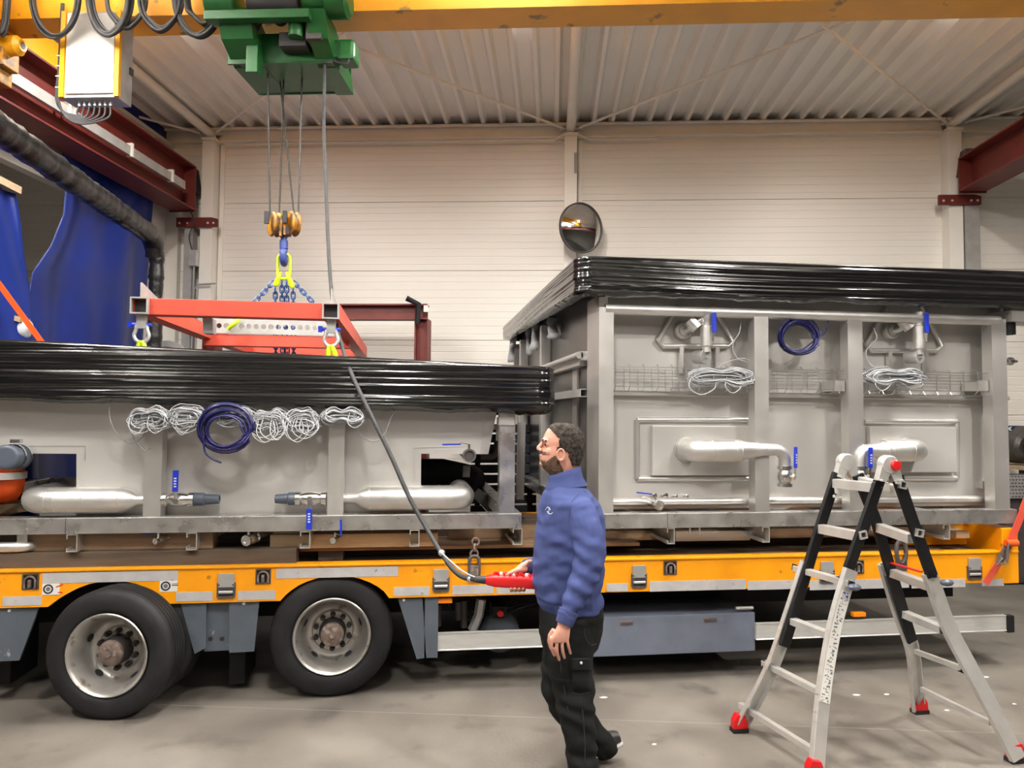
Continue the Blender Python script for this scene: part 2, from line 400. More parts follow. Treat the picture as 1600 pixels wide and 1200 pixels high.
# eaves beam and its conduit
m = MB()
for i in range(4):
    a0, a1 = edges[i]+(0.09 if i else 0), edges[i+1]-(0.09 if i < 3 else 0)
    m.box(a0, a1, BW-0.16, BW, ZR-0.012, ZR); m.box(a0, a1, BW-0.05, BW, ZR-0.17, ZR-0.012); m.box(a0, a1, BW-0.12, BW, ZR-0.19, ZR-0.17)
    m.box(a0, a1, BW-0.16, BW-0.15, ZR-0.04, ZR)
struct(m.build('trim_1', M['white'], hall=True), 'white painted eaves beam along the top of the back wall')
m = MB()
m.tube([(-4.6, BW-0.13, ZR-0.235), (0.0, BW-0.13, ZR-0.235), (0.12, BW-0.22, ZR-0.20), (0.34, BW-0.22, ZR-0.20), (0.5, BW-0.13, ZR-0.235), (1.4, BW-0.13, ZR-0.235)], 0.011, 6)
struct(m.build('trim_2', M['white'], hall=True), 'thin white conduit below the eaves beam')
# columns (box sections) standing in front of the wall, with a head plate
for i, a in enumerate(COLS):
    m = MB(); m.box(a-0.085, a+0.085, BW-0.2, BW, 0, ZR-0.2); m.box(a-0.10, a+0.10, BW-0.22, BW-0.02, ZR-0.2, ZR-0.16)
    m.box(a-0.10, a+0.10, BW-0.22, BW-0.02, ZR-0.06, ZR-0.03); m.box(a-0.03, a+0.03, BW-0.2, BW-0.06, ZR-0.16, ZR-0.06)
    col = struct(m.build('wall_column', M['white'], hall=True, bevel=0.004), ['white wall column beside the blue curtain', 'white wall column with the round mirror', 'white wall column beside the right crane rail'][i])
    # corner flange strip right of the column
    plain('side_strip', lambda q: q.box(a+0.10, a+0.16, BW-0.03, BW-0.001, 0, ZR-0.2), M['white'], col, hall=True)
# roof frame tubes and bracing rods
for a in COLS:
    m = MB(); m.cyl((a, -9.4, ZR-0.085), (a, BW-0.1, ZR-0.085), 0.062, n=18)
    struct(m.build('roof_tube', M['white'], hall=True, smooth=40), 'white round roof tube running from the wall column')
ZB = ZR-0.10
braces = [(-4.8, 0.23), (0.23, -4.8), (0.23, 5.26), (5.26, 0.23), (5.26, 10.29), (-4.8, -9.8)]
for a, b in braces:
    m = MB(); d = 0.06 if b > a else -0.06
    m.cyl((a+d*2, BW-0.22, ZB), (b, 4.75, ZB), 0.017, n=8)
    m.obox((a+d*1.6, BW-0.16, ZB), Vector((0.06, 0, 0)), Vector((0, 0.04, 0)), Vector((0, 0, 0.004)))
    struct(m.build('bracing_rod', M['white'], hall=True, smooth=40), 'thin white diagonal bracing rod under the roof')
# dark slot in the middle column, wall mirror
m = MB(); m.box(0.23+0.045, 0.23+0.088, BW-0.212, BW-0.2, 5.14, 5.42)
o = m.build('column_slot_plate', M['grey'], hall=True); tag(o, 'small dark grey plate on the white column above the mirror', 'plate')
mt = thing('traffic_mirror', 'round convex safety mirror on the middle white wall column', 'mirror', hw(0.36, 9.45, 4.0))
c = hat(908.5, 356, b=9.42); nrm = (Vector((0.62, -1.0, -0.06))).normalized()
mm = MB(); prof = [(0.0, 0.055)]
for k in range(1, 13):
    r = 0.318*k/12; prof.append((r, 0.055*(1-(r/0.318)**2)))
mm.lathe(c, nrm, prof+[(0.318, -0.02)], 40); mm.build('mirror_glass', M['mirror'], mt, hall=True, smooth=60)
mm = MB(); mm.lathe(c, nrm, [(0.316, -0.03), (0.316, 0.012), (0.322, 0.018), (0.332, 0.012), (0.332, -0.03)], 40, closed=True); mm.build('rim', M['darksteel'], mt, hall=True, smooth=50)
mm = MB(); mm.cyl(c-nrm*0.03, Vector((0.23, BW-0.2, c.z)), 0.02, n=10); mm.build('bracket', M['greylight'], mt, hall=True, smooth=40)

# lamp housings (their light sits in the header)
for i, (a, b, zl) in enumerate(LAMPS):
    s_ = 0.62 if zl > 5.5 else 1.0; zl += 0.012
    t = thing('high_bay_lamp', 'round high bay lamp hung under the roof outside the picture' if s_ == 1 else 'small round lamp added behind the crane girder to brighten the ceiling', 'lamp', hw(a, b, zl), 'round high bay lamps under the roof' if s_ == 1 else 'added fill lamps behind the girder')  # the small ones house the fill lights added beyond the girder
    m = MB(); m.lathe((a, b, zl), (0, 0, 1), [(0.24*s_, 0), (0.27*s_, 0.0), (0.25*s_, 0.07), (0.19*s_, 0.12), (0.0, 0.125)], 24, cap=False); m.build('housing', M['grey'], t, hall=True, smooth=40)
    m = MB(); m.cyl((a, b, zl+0.004), (a, b, zl+0.010), 0.235*s_, n=24); m.build('diffuser', M['lampglass'], t, hall=True)
    m = MB(); m.cyl((a, b, zl+0.12), (a, b, ZR+0.08), 0.01, n=6); m.build('hanger', M['grey'], t, hall=True)

# left partition with blue strip above, opening closed by blue tarpaulins
AL = -5.42
m = MB()
m.box(AL-0.12, AL, 8.75, BW, 0, 5.62); m.box(AL-0.12, AL, -9.4, 8.75, 4.35, 5.62);
m.box(AL-0.15, AL+0.03, -9.4, BW, 5.62, 5.67)
wall_left = struct(m.build('wall_left', M['partition'], hall=True))
m = MB(); m.box(AL-0.07, AL-0.04, -9, BW-0.1, 5.67, ZR-0.002); m.build('blue_strip', M['tarp'], wall_left, hall=True)
# inner post of the partition
m = MB(); m.box(AL, AL+0.17, BW-0.10, BW, 0, 5.45); m.box(AL+0.36, AL+0.46, BW-0.06, BW, 0, 4.35)
struct(m.build('trim_3', M['partition'], hall=True), 'grey white corner post left of the wall column')
# room behind the opening
m = MB(); m.box(AL-3.2, AL-3.0, 2, BW, 0, 5.6); struct(m.build('wall_store', M['partition'], hall=True), 'beige wall of the store behind the blue curtains')
# blue tarpaulin curtains
def tarp(name, label, f, nx=50, ny=40):
    mm = MB(); mm.grid(nx, ny, f); o = mm.build(name, M['tarp'], hall=True, smooth=180)
    sm = o.modifiers.new('thickness', 'SOLIDIFY'); sm.thickness = 0.004
    tag(o, label, 'tarpaulin'); return o
def px_curtain(lpts, rpts, a0, seed, amp=1.0):
    def ev(pts, v):
        n = len(pts)-1; k = min(n-1, int(v*n)); t = v*n-k; return (pts[k][0]+(pts[k+1][0]-pts[k][0])*t, pts[k][1]+(pts[k+1][1]-pts[k][1])*t)
    L_ = [hat(x, y, a=a0) for x, y in lpts]; R_ = [hat(x, y, a=a0) for x, y in rpts]
    def f(u, v):
        l = ev([(p.y, p.z) for p in L_], v); r = ev([(p.y, p.z) for p in R_], v)
        a = a0+amp*(0.05*math.sin(u*8+v*2.4+seed)+0.02*math.sin(u*21-v*3+seed)+0.03*noise.noise(Vector((u*3, v*3, seed))))
        return (a, l[0]+(r[0]-l[0])*u, l[1]+(r[1]-l[1])*u)
    return f
tarp('tarpaulin_curtain', 'large blue tarpaulin curtain hanging beneath the red crane rail', px_curtain([(86, 215), (95, 280), (91, 335), (72, 385), (47, 425), (40, 475), (38, 560), (36, 660), (30, 800)], [(243, 225), (240, 280), (238, 330), (235, 380), (232, 430), (229, 480), (226, 560), (223, 660), (220, 800)], AL+0.10, 1.0))
tarp('tarpaulin_curtain', 'narrow blue tarpaulin at the far left edge below the wooden lath', px_curtain([(-120, 232), (-120, 300), (-120, 380), (-120, 460), (-120, 560), (-120, 680), (-120, 820)], [(29, 303), (34, 350), (39, 400), (44, 450), (48, 520), (52, 640), (54, 820)], AL+0.22, 4.0), 40, 30)
o = plain('wooden_lath', lambda q: q.bar(hat(-110, 226, a=AL+0.22), hat(30, 298, a=AL+0.22), 0.05, 0.07), M['woodlight'], hall=True)
tag(o, 'pale wooden lath holding the top of the narrow blue tarpaulin', 'lath')
o = plain('wooden_board', lambda q: q.box(AL-2.2, AL-2.15, 3.5, 6.2, 3.0, 4.6), M['cardboard'], hall=True); tag(o, 'brown board in the store behind the curtains', 'board')

# ================================================================== CRANE
def runway(sign, a0, a1, z0, z1, label):
    r = thing('crane_runway_beam', label, 'crane rail', hw((a0+a1)/2, 5, z0), 'crane runway beams')
    am = (a0+a1)/2; t = 0.02
    m = MB(); e = 9.5; s = -9.0
    m.box(a0, a1, s, e, z0, z0+t); m.box(a0, a1, s, e, z1-t, z1); m.box(am-0.012, am+0.012, s, e, z0+t, z1-t)
    m.build('beam', M['redoxide'], r, hall=True)
    m = MB(); m.box(a0, a1, e, e+0.015, z0-0.02, z1+0.0); m.build('end_plate', M['redoxide'], r, hall=True)
    m = MB(); m.box(am-0.03, am+0.03, s, e-0.1, z1, z1+0.05); m.build('rail', M['darksteel'], r, hall=True)
    for q in range(4):
        m = MB(); ax = am+(0.05 if q % 2 else -0.05); m.cyl((ax, e+0.014, z1-0.1-0.06*(q//2)), (ax, e+0.032, z1-0.1-0.06*(q//2)), 0.014, n=6); m.build('bolt', M['shackle'], r, hall=True)
    return r, am
rl, am = runway(1, -5.25, -4.89, 4.63, 5.24, 'long dark red crane runway beam at upper left with a conductor bar')
m = MB(); m.box(-4.95, -4.90, -9, 9.25, 4.84, 4.95); cb = m.build('conductor_bar', M['greylight'], rl, hall=True)
for b in (5.35, 5.6, 6.9, 7.0, 8.0, 8.9):
    m = MB(); m.box(-4.955, -4.885, b, b+0.035, 4.83, 4.99); m.build('bar_clamp', M['stickerwhite'], cb, hall=True)
rr, am2 = runway(-1, 5.22, 5.56, 4.80, 5.24, 'dark red crane runway beam at the right edge of the photo')
# consoles carrying the beams, cross plates, crane posts
def console(x0, y0, x1, y1, s, beam):
    p0, p1 = hat(x0, y0, b=9.52), hat(x1, y1, b=9.52); w = p1.x-p0.x
    m = MB(); o = [(p0.x, p1.z), (p1.x, p1.z), (p1.x, p0.z), (p0.x, p0.z)]
    m.box(p0.x, p1.x, 9.516, 9.80, p1.z, p0.z); xs = p1.x if s > 0 else p0.x
    m.prism([(xs, p0.z), (xs+0.06*s, p1.z), (xs, p1.z)], None, (0, 9.6, 0), (1, 0, 0), (0, 0, 1), (0, 0.2, 0))
    m.build('console', M['darksteel'], beam, hall=True)
console(268, 256, 294, 296, 1, rl); console(1509, 232, 1537, 272, -1, rr)
for a0, a1, z, lab in ((-5.2, -4.62, 4.43, 'dark red cross plate bolted between the left column and crane post'), (5.02, 5.55, 4.66, 'dark red cross plate bolted to the right column')):
    t = thing('cross_plate', lab, 'plate', hw((a0+a1)/2, 9.6, z))
    m = MB(); m.prism([(0, 0), (a1-a0, 0), (a1-a0, 0.11), (a1-a0-0.08, 0.13), (0, 0.13)], None, (a0, 9.60, z), (1, 0, 0), (0, 0, 1), (0, 0.04, 0)); m.build('plate', M['redoxide'], t, hall=True)
    for da in (0.05, 0.16, a1-a0-0.13, a1-a0-0.05):
        m = MB(); m.cyl((a0+da, 9.588, z+0.05), (a0+da, 9.60, z+0.05), 0.016, n=6); m.build('bolt', M['shackle'], t, hall=True)
for a0, a1, zt, lab in ((-5.1, -4.98, 4.43, 'grey steel crane post below the left cross plate'), (5.36, 5.55, 4.78, 'grey steel crane post under the right crane rail')):
    m = MB(); m.box(a0, a1, 9.64, 9.80, 0, zt); o = m.build('crane_post', M['greylight'], hall=True); tag(o, lab, 'post')
# junction box and conduit by the left column
t = thing('junction_box', 'small grey junction box with a conduit on the wall by the left column', 'junction box', hw(-4.93, 9.6, 3.9))
plain('box', lambda q: q.box(-4.99, -4.87, 9.56, 9.63, 3.88, 4.1), M['greylight'], t, hall=True, bevel=0.008)
plain('conduit', lambda q: q.tube([(-4.93, 9.6, 3.9), (-4.93, 9.6, 3.55), (-4.93, 9.6, 2.0)], 0.012, 6), M['grey'], t, hall=True)
plain('conduit', lambda q: q.tube([(-4.93, 9.6, 3.4), (-4.92, 9.6, 3.56), (-4.85, 9.6, 3.63), (-4.62, 9.6, 3.64)], 0.012, 6), M['grey'], t, hall=True)
plain('lead', lambda q: q.tube(spline([(-4.96, 9.6, 4.1), (-5.0, 9.58, 4.3), (-4.93, 9.57, 4.5), (-5.02, 9.5, 4.75), (-5.0, 9.35, 4.85)], 5), 0.008, 6), M['rubber'], t, hall=True)

# bridge girder with hoist
GF, GBK, GZ = 6.0, 6.33, 5.335
br = thing('crane_bridge', 'yellow overhead crane bridge girder spanning the hall at the top', 'crane', hw(0, 6.2, GZ))
m = MB(); m.box(-5.4, 5.7, GF, GBK, GZ, GZ+0.02); m.box(-5.4, 5.7, GF+0.02, GF+0.035, GZ+0.02, GZ+0.50); m.box(-5.4, 5.7, GBK-0.035, GBK-0.02, GZ+0.02, GZ+0.50); m.box(-5.4, 5.7, GF, GBK, GZ+0.5, GZ+0.52)
m.build('girder', M['crane'], br, hall=True)
# end carriage with drive motor (top left)
p = hat(28, 78, b=6.05)
m = MB(); m.cyl((p.x-0.16, 5.98, p.z), (p.x+0.06, 5.98, p.z), 0.085, n=20); m.cyl((p.x+0.06, 5.98, p.z), (p.x+0.10, 5.98, p.z), 0.085, 0.05, n=20); m.build('drive_motor', M['crane'], br, hall=True, smooth=40)
m = MB(); m.cyl((p.x+0.098, 5.98, p.z), (p.x+0.104, 5.98, p.z), 0.03, n=14); m.build('fan_cap', M['darksteel'], br, hall=True, smooth=40)
m = MB(); m.box(-5.22, -4.98, 5.2, 7.4, 5.30, 5.56); m.build('end_carriage', M['crane'], br, hall=True)
m = MB(); m.box(p.x-0.35, p.x-0.02, 5.9, 6.1, p.z-0.20, p.z-0.04); m.box(p.x-0.2, p.x-0.08, 5.9, 6.1, p.z-0.33, p.z-0.2); m.build('gearbox', M['hookyellow'], br, hall=True, bevel=0.01)
# control cabinet hanging below the girder
ca, cb_ = hat(95, 60, b=5.9), hat(181, 150, b=5.9)
cab = thing('control_cabinet', 'grey steel electrical cabinet with bright door hanging under the crane girder', 'cabinet', hw((ca.x+cb_.x)/2, 6.0, cb_.z))
x0, x1, z0, z1 = ca.x, cb_.x, cb_.z, GZ-0.0
plain('body', lambda q: q.box(x0, x1, 5.92, 6.13, z0, z1), M['greylight'], cab, hall=True, bevel=0.006)
plain('door', lambda q: q.box(x0+0.05, x1-0.03, 5.90, 5.92, z0+0.03, z1-0.02), M['white'], cab, hall=True, bevel=0.004)
for xx in (x0+0.0, x1-0.02): plain('edge_strip', lambda q: q.box(xx, xx+0.04, 5.895, 5.93, z0, z1), M['crane'], cab, hall=True)
plain('lock', lambda q: q.box(x1-0.001, x1+0.012, 6.08, 6.13, z0+0.28, z0+0.34), M['darksteel'], cab, hall=True)
for k in range(7):
    xx = x0+0.12+k*0.047
    plain('cable_gland', lambda q: q.cyl((xx, 6.0, z0), (xx, 6.0, z0-0.04), 0.014, n=8), M['greylight'], cab, hall=True, smooth=40)
for k in range(7):
    xx = x0+0.12+k*0.047; off = 0.004*k
    pts = spline([(xx, 6.0, z0-0.03), (xx-0.02, 6.0, z0-0.10-off*2), (x0+0.14+off, 5.99, z0-0.13-off*3), (x0+0.0+off, 5.97, z0-0.10-off*2), (x0-0.06+off, 5.95, z0+0.02), (x0-0.045+off, 5.95, z0+0.3), (x0-0.04+off*0.7, 5.95, z1+0.1)], 7)
    plain('cable', lambda q: q.tube(pts, 0.009, 6), M['rubber'], cab, hall=True, smooth=90)
for zz in (z0+0.1, z0+0.2, z0+0.29, z0+0.38): plain('cable_tie', lambda q: q.box(x0-0.062, x0-0.008, 5.935, 5.965, zz, zz+0.008), M['stickerwhite'], cab, hall=True)
# festoon cable loops
fest = thing('festoon_cable', 'looped black festoon cables hanging along the front of the crane girder', 'cable', hw(-3.8, 5.8, 5.4))
loops = [(-12, 12, 57, 14), (50, 123, 61, 12), (140, 204, 58, 13), (165, 228, 45, 3), (217, 283, 48, 10), (272, 345, 60, 13), (290, 350, 40, 3), (352, 415, 56, 11), (415, 470, 38, 5)]
for (xa, xb, yb, nc) in loops:
    m = MB()
    for k in range(max(2, nc//2)):
        j = random.uniform(-5, 5); dy = random.uniform(-7, 3); bb = 5.80+random.uniform(-0.06, 0.06)
        pts = [hat(xa+j, -40, b=bb), hat(xa+j+2, 10, b=bb), hat(xa+(xb-xa)*0.2+j, yb-14+dy, b=bb), hat((xa+xb)/2+j, yb+dy, b=bb), hat(xa+(xb-xa)*0.8+j, yb-14+dy, b=bb), hat(xb+j-2, 10, b=bb), hat(xb+j, -40, b=bb)]
        m.tube(spline(pts, 7), random.choice((0.010, 0.013, 0.017)), 7)
    m.build('cable_loop', M['rubber'], fest, hall=True, smooth=90)
# hoist trolley (green)
ho = thing('rope_hoist', 'green electric rope hoist trolley under the yellow girder', 'hoist', hw(-2.3, 6.1, 5.0))
def HB(name, x0, y0, x1, y1, b0, b1, mt='green', bevel=0.006):
    p0, p1 = hat(x0, y0, b=b0), hat(x1, y1, b=b0); mm = MB(); mm.box(p0.x, p1.x, b0, b1, p1.z, p0.z); return mm.build(name, M[mt], ho, hall=True, bevel=bevel)
# drum and motor level with the girder, in front of it
p0, p1 = hat(392, 8, b=5.7), hat(470, 8, b=5.7)
plain('rope_drum', lambda q: q.cyl((p0.x, 5.72, p0.z), (p1.x, 5.72, p0.z), 0.13, n=24), M['ink'], ho, hall=True, smooth=40)
p0, p1 = hat(325, 6, b=5.7), hat(372, 6, b=5.7)
plain('gear_housing', lambda q: q.lathe((p0.x, 5.72, p0.z), (1, 0, 0), [(0.12, 0), (0.17, 0.03), (0.17, p1.x-p0.x-0.02), (0.14, p1.x-p0.x)], 24), M['green'], ho, hall=True, smooth=40)
p0, p1 = hat(474, 2, b=5.7), hat(547, 2, b=5.7)
plain('hoist_motor', lambda q: q.lathe((p0.x, 5.72, p0.z), (1, 0, 0), [(0.10, 0), (0.115, 0.01), (0.115, 0.19), (0.135, 0.2), (0.135, 0.36), (0.10, p1.x-p0.x)], 24), M['green'], ho, hall=True, smooth=40)
HB('frame_bar', 318, 16, 482, 26, 5.58, 5.66)
for i, (x0, x1) in enumerate(((345, 395), (482, 512))):
    q0, q1 = hat(x0, 22, b=5.7), hat(x1, 22, b=5.7)
    zb = hat(x0, 100, b=5.9).z
    mm = MB(); mm.prism([(5.62, q0.z), (5.9, q0.z), (6.42, zb+0.12), (6.5, zb), (5.98, zb), (5.72, zb+0.12)], None, (q0.x, 0, 0), (0, 1, 0), (0, 0, 1), (q1.x-q0.x, 0, 0)); mm.build('side_cheek', M['green'], ho, hall=True)
p0, p1 = hat(355, 52, b=5.88), hat(512, 95, b=5.88)
plain('cross_plate', lambda q: q.box(p0.x, p1.x, 5.90, 5.925, p1.z, p0.z), M['green'], ho, hall=True)
p2 = hat(512, 94, b=5.9)
zz = p2.z
plain('bottom_plate', lambda q: q.prism([(p0.x+0.1, 5.9), (p2.x+0.03, 5.9), (p2.x+0.03, 6.5), (p0.x+0.06, 6.5)], None, (0, 0, zz-0.012), (1, 0, 0), (0, 1, 0), (0, 0, 0.012)), M['green'], ho, hall=True)
plain('back_plate', lambda q: q.box(p0.x+0.05, p2.x+0.03, 6.48, 6.5, zz-0.02, zz+0.25), M['green'], ho, hall=True)
for (x0, y0, x1, y1) in ((455, 28, 490, 62), (385, 60, 402, 112)):
    HB('bracket_block', x0, y0, x1, y1, 5.78, 5.9)
HB('limit_switch', 478, 22, 502, 60, 5.70, 5.84, 'darksteel')
HB('sheave_box', 436, 50, 478, 71, 5.75, 5.89, 'ink')
q0 = hat(470, 40, b=5.72)
plain('brake_drum', lambda q: q.cyl((q0.x-0.04, 5.72, q0.z-0.1), (q0.x-0.04, 5.72, q0.z+0.11), 0.06, n=18), M['green'], ho, hall=True, smooth=40)
HB('motor_flange', 507, 52, 520, 98, 5.9, 6.1, 'darksteel')
HB('trolley_motor', 527, 60, 553, 91, 5.88, 6.08, bevel=0.03)
HB('motor_neck', 518, 62, 528, 89, 5.9, 6.05, 'green')
pts = spline([hat(520, 94, b=5.9), hat(530, 98, b=5.9), hat(542, 100, b=5.9), hat(546, 91, b=5.9)], 6)
plain('motor_cable', lambda q: q.tube(pts, 0.009, 6), M['rubber'], ho, hall=True)
# ropes and bottom block
HY = 6.5
hk = thing('hook_block', 'yellow and black twin sheave crane hook block with a blue hook', 'hook block', at(443, 400, Y=HY))
for (xa, ya, xb, yb, YA) in ((418, 88, 422, 345, 6.45), (434, 90, 461, 352, 6.62), (445, 70, 436, 345, 6.6), (473, 70, 466, 345, 6.5)):
    plain('wire_rope', lambda q: q.cyl(at(xa, ya, Y=YA), at(xb, yb, Y=HY), 0.0075, n=6), M['rope'], hk, smooth=60)
for sx, sy in ((430, 351), (458, 350)):
    c = at(sx, sy, Y=HY); d = Vector((1, 0.55, 0)).normalized()
    plain('sheave', lambda q: q.lathe(c-d*0.048, d, [(0.0, 0), (0.06, 0.0), (0.10, 0.01), (0.108, 0.02), (0.108, 0.028), (0.088, 0.042), (0.088, 0.054), (0.108, 0.068), (0.108, 0.076), (0.10, 0.088), (0.06, 0.096), (0, 0.096)], 28), M['hookyellow'], hk, smooth=35)
    plain('sheave_guard', lambda q: q.box(c.x-0.072, c.x-0.035, HY-0.115, HY-0.085, c.z-0.02, c.z+0.085), M['ink'], hk)
    plain('cheek_plate', lambda q: q.box(c.x+(0.05 if sx < 440 else -0.068), c.x+(0.068 if sx < 440 else -0.05), HY-0.08, HY+0.06, c.z-0.115, c.z+0.06), M['hookyellow'], hk)
c0, c1 = at(437, 352, Y=HY), at(452, 352, Y=HY)
plain('axle', lambda q: q.cyl(c0, c1, 0.026, n=14), M['hookyellow'], hk, smooth=40)
c = at(444, 363, Y=HY)
plain('crosshead', lambda q: q.box(c.x-0.055, c.x+0.055, HY-0.05, HY+0.05, c.z-0.03, c.z+0.05), M['darksteel'], hk, bevel=0.008)
k0, k1, k2 = at(443.5, 368, Y=HY), at(443.5, 392, Y=HY), at(443.5, 408, Y=HY)
plain('hook', lambda q: q.tube(spline([k0, k1, Vector((k1.x, HY-0.035, k1.z-0.02)), Vector((k2.x, HY-0.03, k2.z-0.0)), Vector((k2.x, HY+0.03, k2.z-0.015)), Vector((k2.x, HY+0.075, k2.z+0.03)), Vector((k2.x, HY+0.07, k2.z+0.075))], 6), [0.026]*6+[0.032]*6+[0.03]*6+[0.03]*6+[0.026]*6+[0.02]*6+[0.01], 12), M['hookblue'], hk, smooth=60)
plain('hook_nut', lambda q: q.cyl(at(443.5, 376, Y=HY), at(443.5, 389, Y=HY), 0.036, n=10), M['hookblue'], hk, smooth=40)
# ================================================================== TRAILER
YT = 4.93                      # outer side face of the trailer
def rectpx(m, x0, y0, x1, y1, Y, t=0.004, sl=0.0):
    """thin plate standing on the plane Y, given by opposite picture corners"""
    a, b = at(x0, y0, Y=Y), at(x1, y1, Y=Y)
    m.box(min(a.x, b.x), max(a.x, b.x), Y-t, Y, min(a.z, b.z), max(a.z, b.z)); return m
tr = thing('low_loader_trailer', 'yellow low loader trailer carrying the two steel tanks', 'trailer', (0.5, YT+1.3, 0))
ZDT, ZDB = 0.862, 0.640        # top and bottom of the yellow side rail
XL, XR = -3.85, at(1591, 890, Y=YT).x
archR = [(438,938), (446,930), (455,922.5), (467,914.5), (480,908.5), (497,903), (512,900.5), (528,899.5), (545,900.5), (562,904), (578,910), (590,916.5), (600,924), (608,932)]
archL = [(75,948.7), (84,941), (95,933.5), (108,926), (122,919), (138,913), (156,909), (175,907.5), (194,908.5), (212,912), (228,917.5), (242,924), (254,932), (265,942)]
bot = [(XL, ZDB)]
for arch in (archL, archR):
    for k, (x, y) in enumerate(arch):
        p = at(x, y, Y=YT); bot.append((p.x, max(ZDB, p.z) if 0 < k < len(arch)-1 else ZDB))
outline = bot+[(XR, ZDB), (XR, ZDT), (XL, ZDT)]
m = MB(); m.prism(outline, None, (0, YT, 0), (1, 0, 0), (0, 0, 1), (0, 0.05, 0)); m.build('side_rail', M['yellow'], tr)
m = MB(); m.box(XL, XR, YT-0.012, YT+0.09, ZDT-0.004, ZDT+0.012); m.build('deck_edge', M['yellow'], tr, bevel=0.004)
m = MB(); m.box(XL, XR, YT+2.5, YT+2.55, ZDB, ZDT); m.build('side_rail', M['yellow'], tr)
# end bulkhead of the deck
xb = at(1566, 880, Y=YT).x
m = MB(); m.box(xb, XR, YT-0.006, YT+2.55, ZDB-0.01, ZDT+0.18); m.build('deck_end_beam', M['yellow'], tr, bevel=0.006)
m = MB(); m.prism([(xb-0.55, ZDT), (xb, ZDT), (xb, ZDT+0.17)], None, (0, YT+0.35, 0), (1, 0, 0), (0, 0, 1), (0, 2.0, 0)); m.build('deck_ramp', M['yellow'], tr)
# deck planks
for k in range(8):
    y0 = YT+0.10+k*0.30
    m = MB(); m.box(XL, xb-0.02, y0, y0+0.288, ZDT-0.05, ZDT-0.012+0.004*(k % 2)); m.build('deck_plank', M['deck'], tr)
# chassis below
m = MB()
for y in (YT+0.55, YT+1.75):
    m.box(XL, XR-0.1, y, y+0.14, 0.40, ZDT-0.06)
m.build('chassis_beam', M['chassis'], tr)
for k in range(9):
    x = -3.7+k*0.95; m = MB(); m.box(x, x+0.09, YT+0.05, YT+2.5, 0.66, 0.78); m.build('cross_member', M['chassis'], tr)
# dark boxes and plate added under the trailer to block light from beyond
for xa, xb_ in ((-3.8, -2.4), (0.1, 1.4), (1.5, 3.9)):
    m = MB(); m.box(xa, xb_, YT+1.95, YT+2.45, 0.18, ZDB-0.01); m.build('light_block_box', M['chassis'], tr)
m = MB(); m.box(XL, XR, YT+0.55, YT+1.9, ZDB-0.02, ZDB); m.build('light_block_plate', M['chassis'], tr)
# reflective strips
for r in ((67,895,278,907), (432,888.5,622,900), (4.5,932.5,65,945.5), (275,925.5,332,938.5), (372,923.5,430,936.5), (616,917.5,671,930), (707,915,771,927.5), (776,914,840,926.5), (948,912,981,923.5), (1015,908.5,1165,920.5), (1168,908,1262,919.5), (1265,907,1420,918), (1424,906,1508,917), (1534,905,1568,915)):
    rectpx(MB(), *r, YT, 0.003).build('reflective_strip', M['reflect'], tr)
# stickers with a wheel pictogram
for (x0, y0, x1, y1) in ((66.5,912,93,929), (250,907.5,277,924)):
    s = rectpx(MB(), x0, y0, x1, y1, YT, 0.003).build('pictogram_sticker', M['stickerwhite'], tr)
    c = at(x0+(x1-x0)*0.33, (y0+y1)/2, Y=YT-0.003); mm = MB(); mm.lathe(c, (0, -1, 0), [(0.020, 0), (0.020, 0.001), (0.030, 0.001), (0.030, 0)], 20, closed=True); mm.build('ring_mark', M['ink'], s)
    mm = MB(); mm.lathe(c, (0, -1, 0), [(0.014, 0), (0.014, 0.001), (0, 0.001)], 14); mm.build('ring_mark', M['inkgrey'], s)
    mm = MB(); d = Vector((0.045, 0, 0))
    if x0 < 100:
        mm.bar(c+d+Vector((0, 0, 0.012)), c+d+Vector((0.04, 0, 0.026)), 0.002, 0.006); mm.bar(c+d+Vector((0.012, 0, -0.022)), c+d+Vector((0.04, 0, -0.022)), 0.002, 0.006)
        mm.build('red_mark', M['red'], s)
    else:
        mm.bar(c+d+Vector((-0.008, 0, 0.004)), c+d+Vector((0.03, 0, 0.004)), 0.002, 0.005); mm.bar(c+d+Vector((-0.006, 0, 0.014)), c+d+Vector((0.03, 0, 0.014)), 0.002, 0.003); mm.build('line_mark', M['ink'], s)
# lashing ring pockets
for (cx, cy) in ((48,908.5), (411.5,900.5), (1047,887), (1340,885.5)):
    c = at(cx, cy, Y=YT); h = 0.048
    m = MB(); m.prism([(-h, -h), (h, -h), (h, h), (-h, h)], [[(-h+.008, -h+.008), (h-.008, -h+.008), (h-.008, h-.008), (-h+.008, h-.008)]], c+Vector((0, -0.006, 0)), (1, 0, 0), (0, 0, 1), (0, 0.02, 0)); pk = m.build('lashing_pocket', M['wooddark'], tr)
    m = MB(); m.box(c.x-h+.008, c.x+h-.008, YT-0.002, YT+0.001, c.z-h+.008, c.z+h-.008); m.build('pocket_back', M['chassis'], pk)
    m = MB(); m.tube([c+Vector((-0.03, -0.012, -0.04))]+arc(c+Vector((0, -0.012, 0)), (1, 0, 0), (0, 0, 1), 0.032, math.pi, 0, 10)+[c+Vector((0.03, -0.012, -0.04))], 0.007, 7); m.build('ring', M['hub'], pk, smooth=60)
    m = MB(); m.box(c.x-0.009, c.x+0.009, YT-0.02, YT, c.z-0.035, c.z+0.012); m.build('tongue', M['hub'], pk)
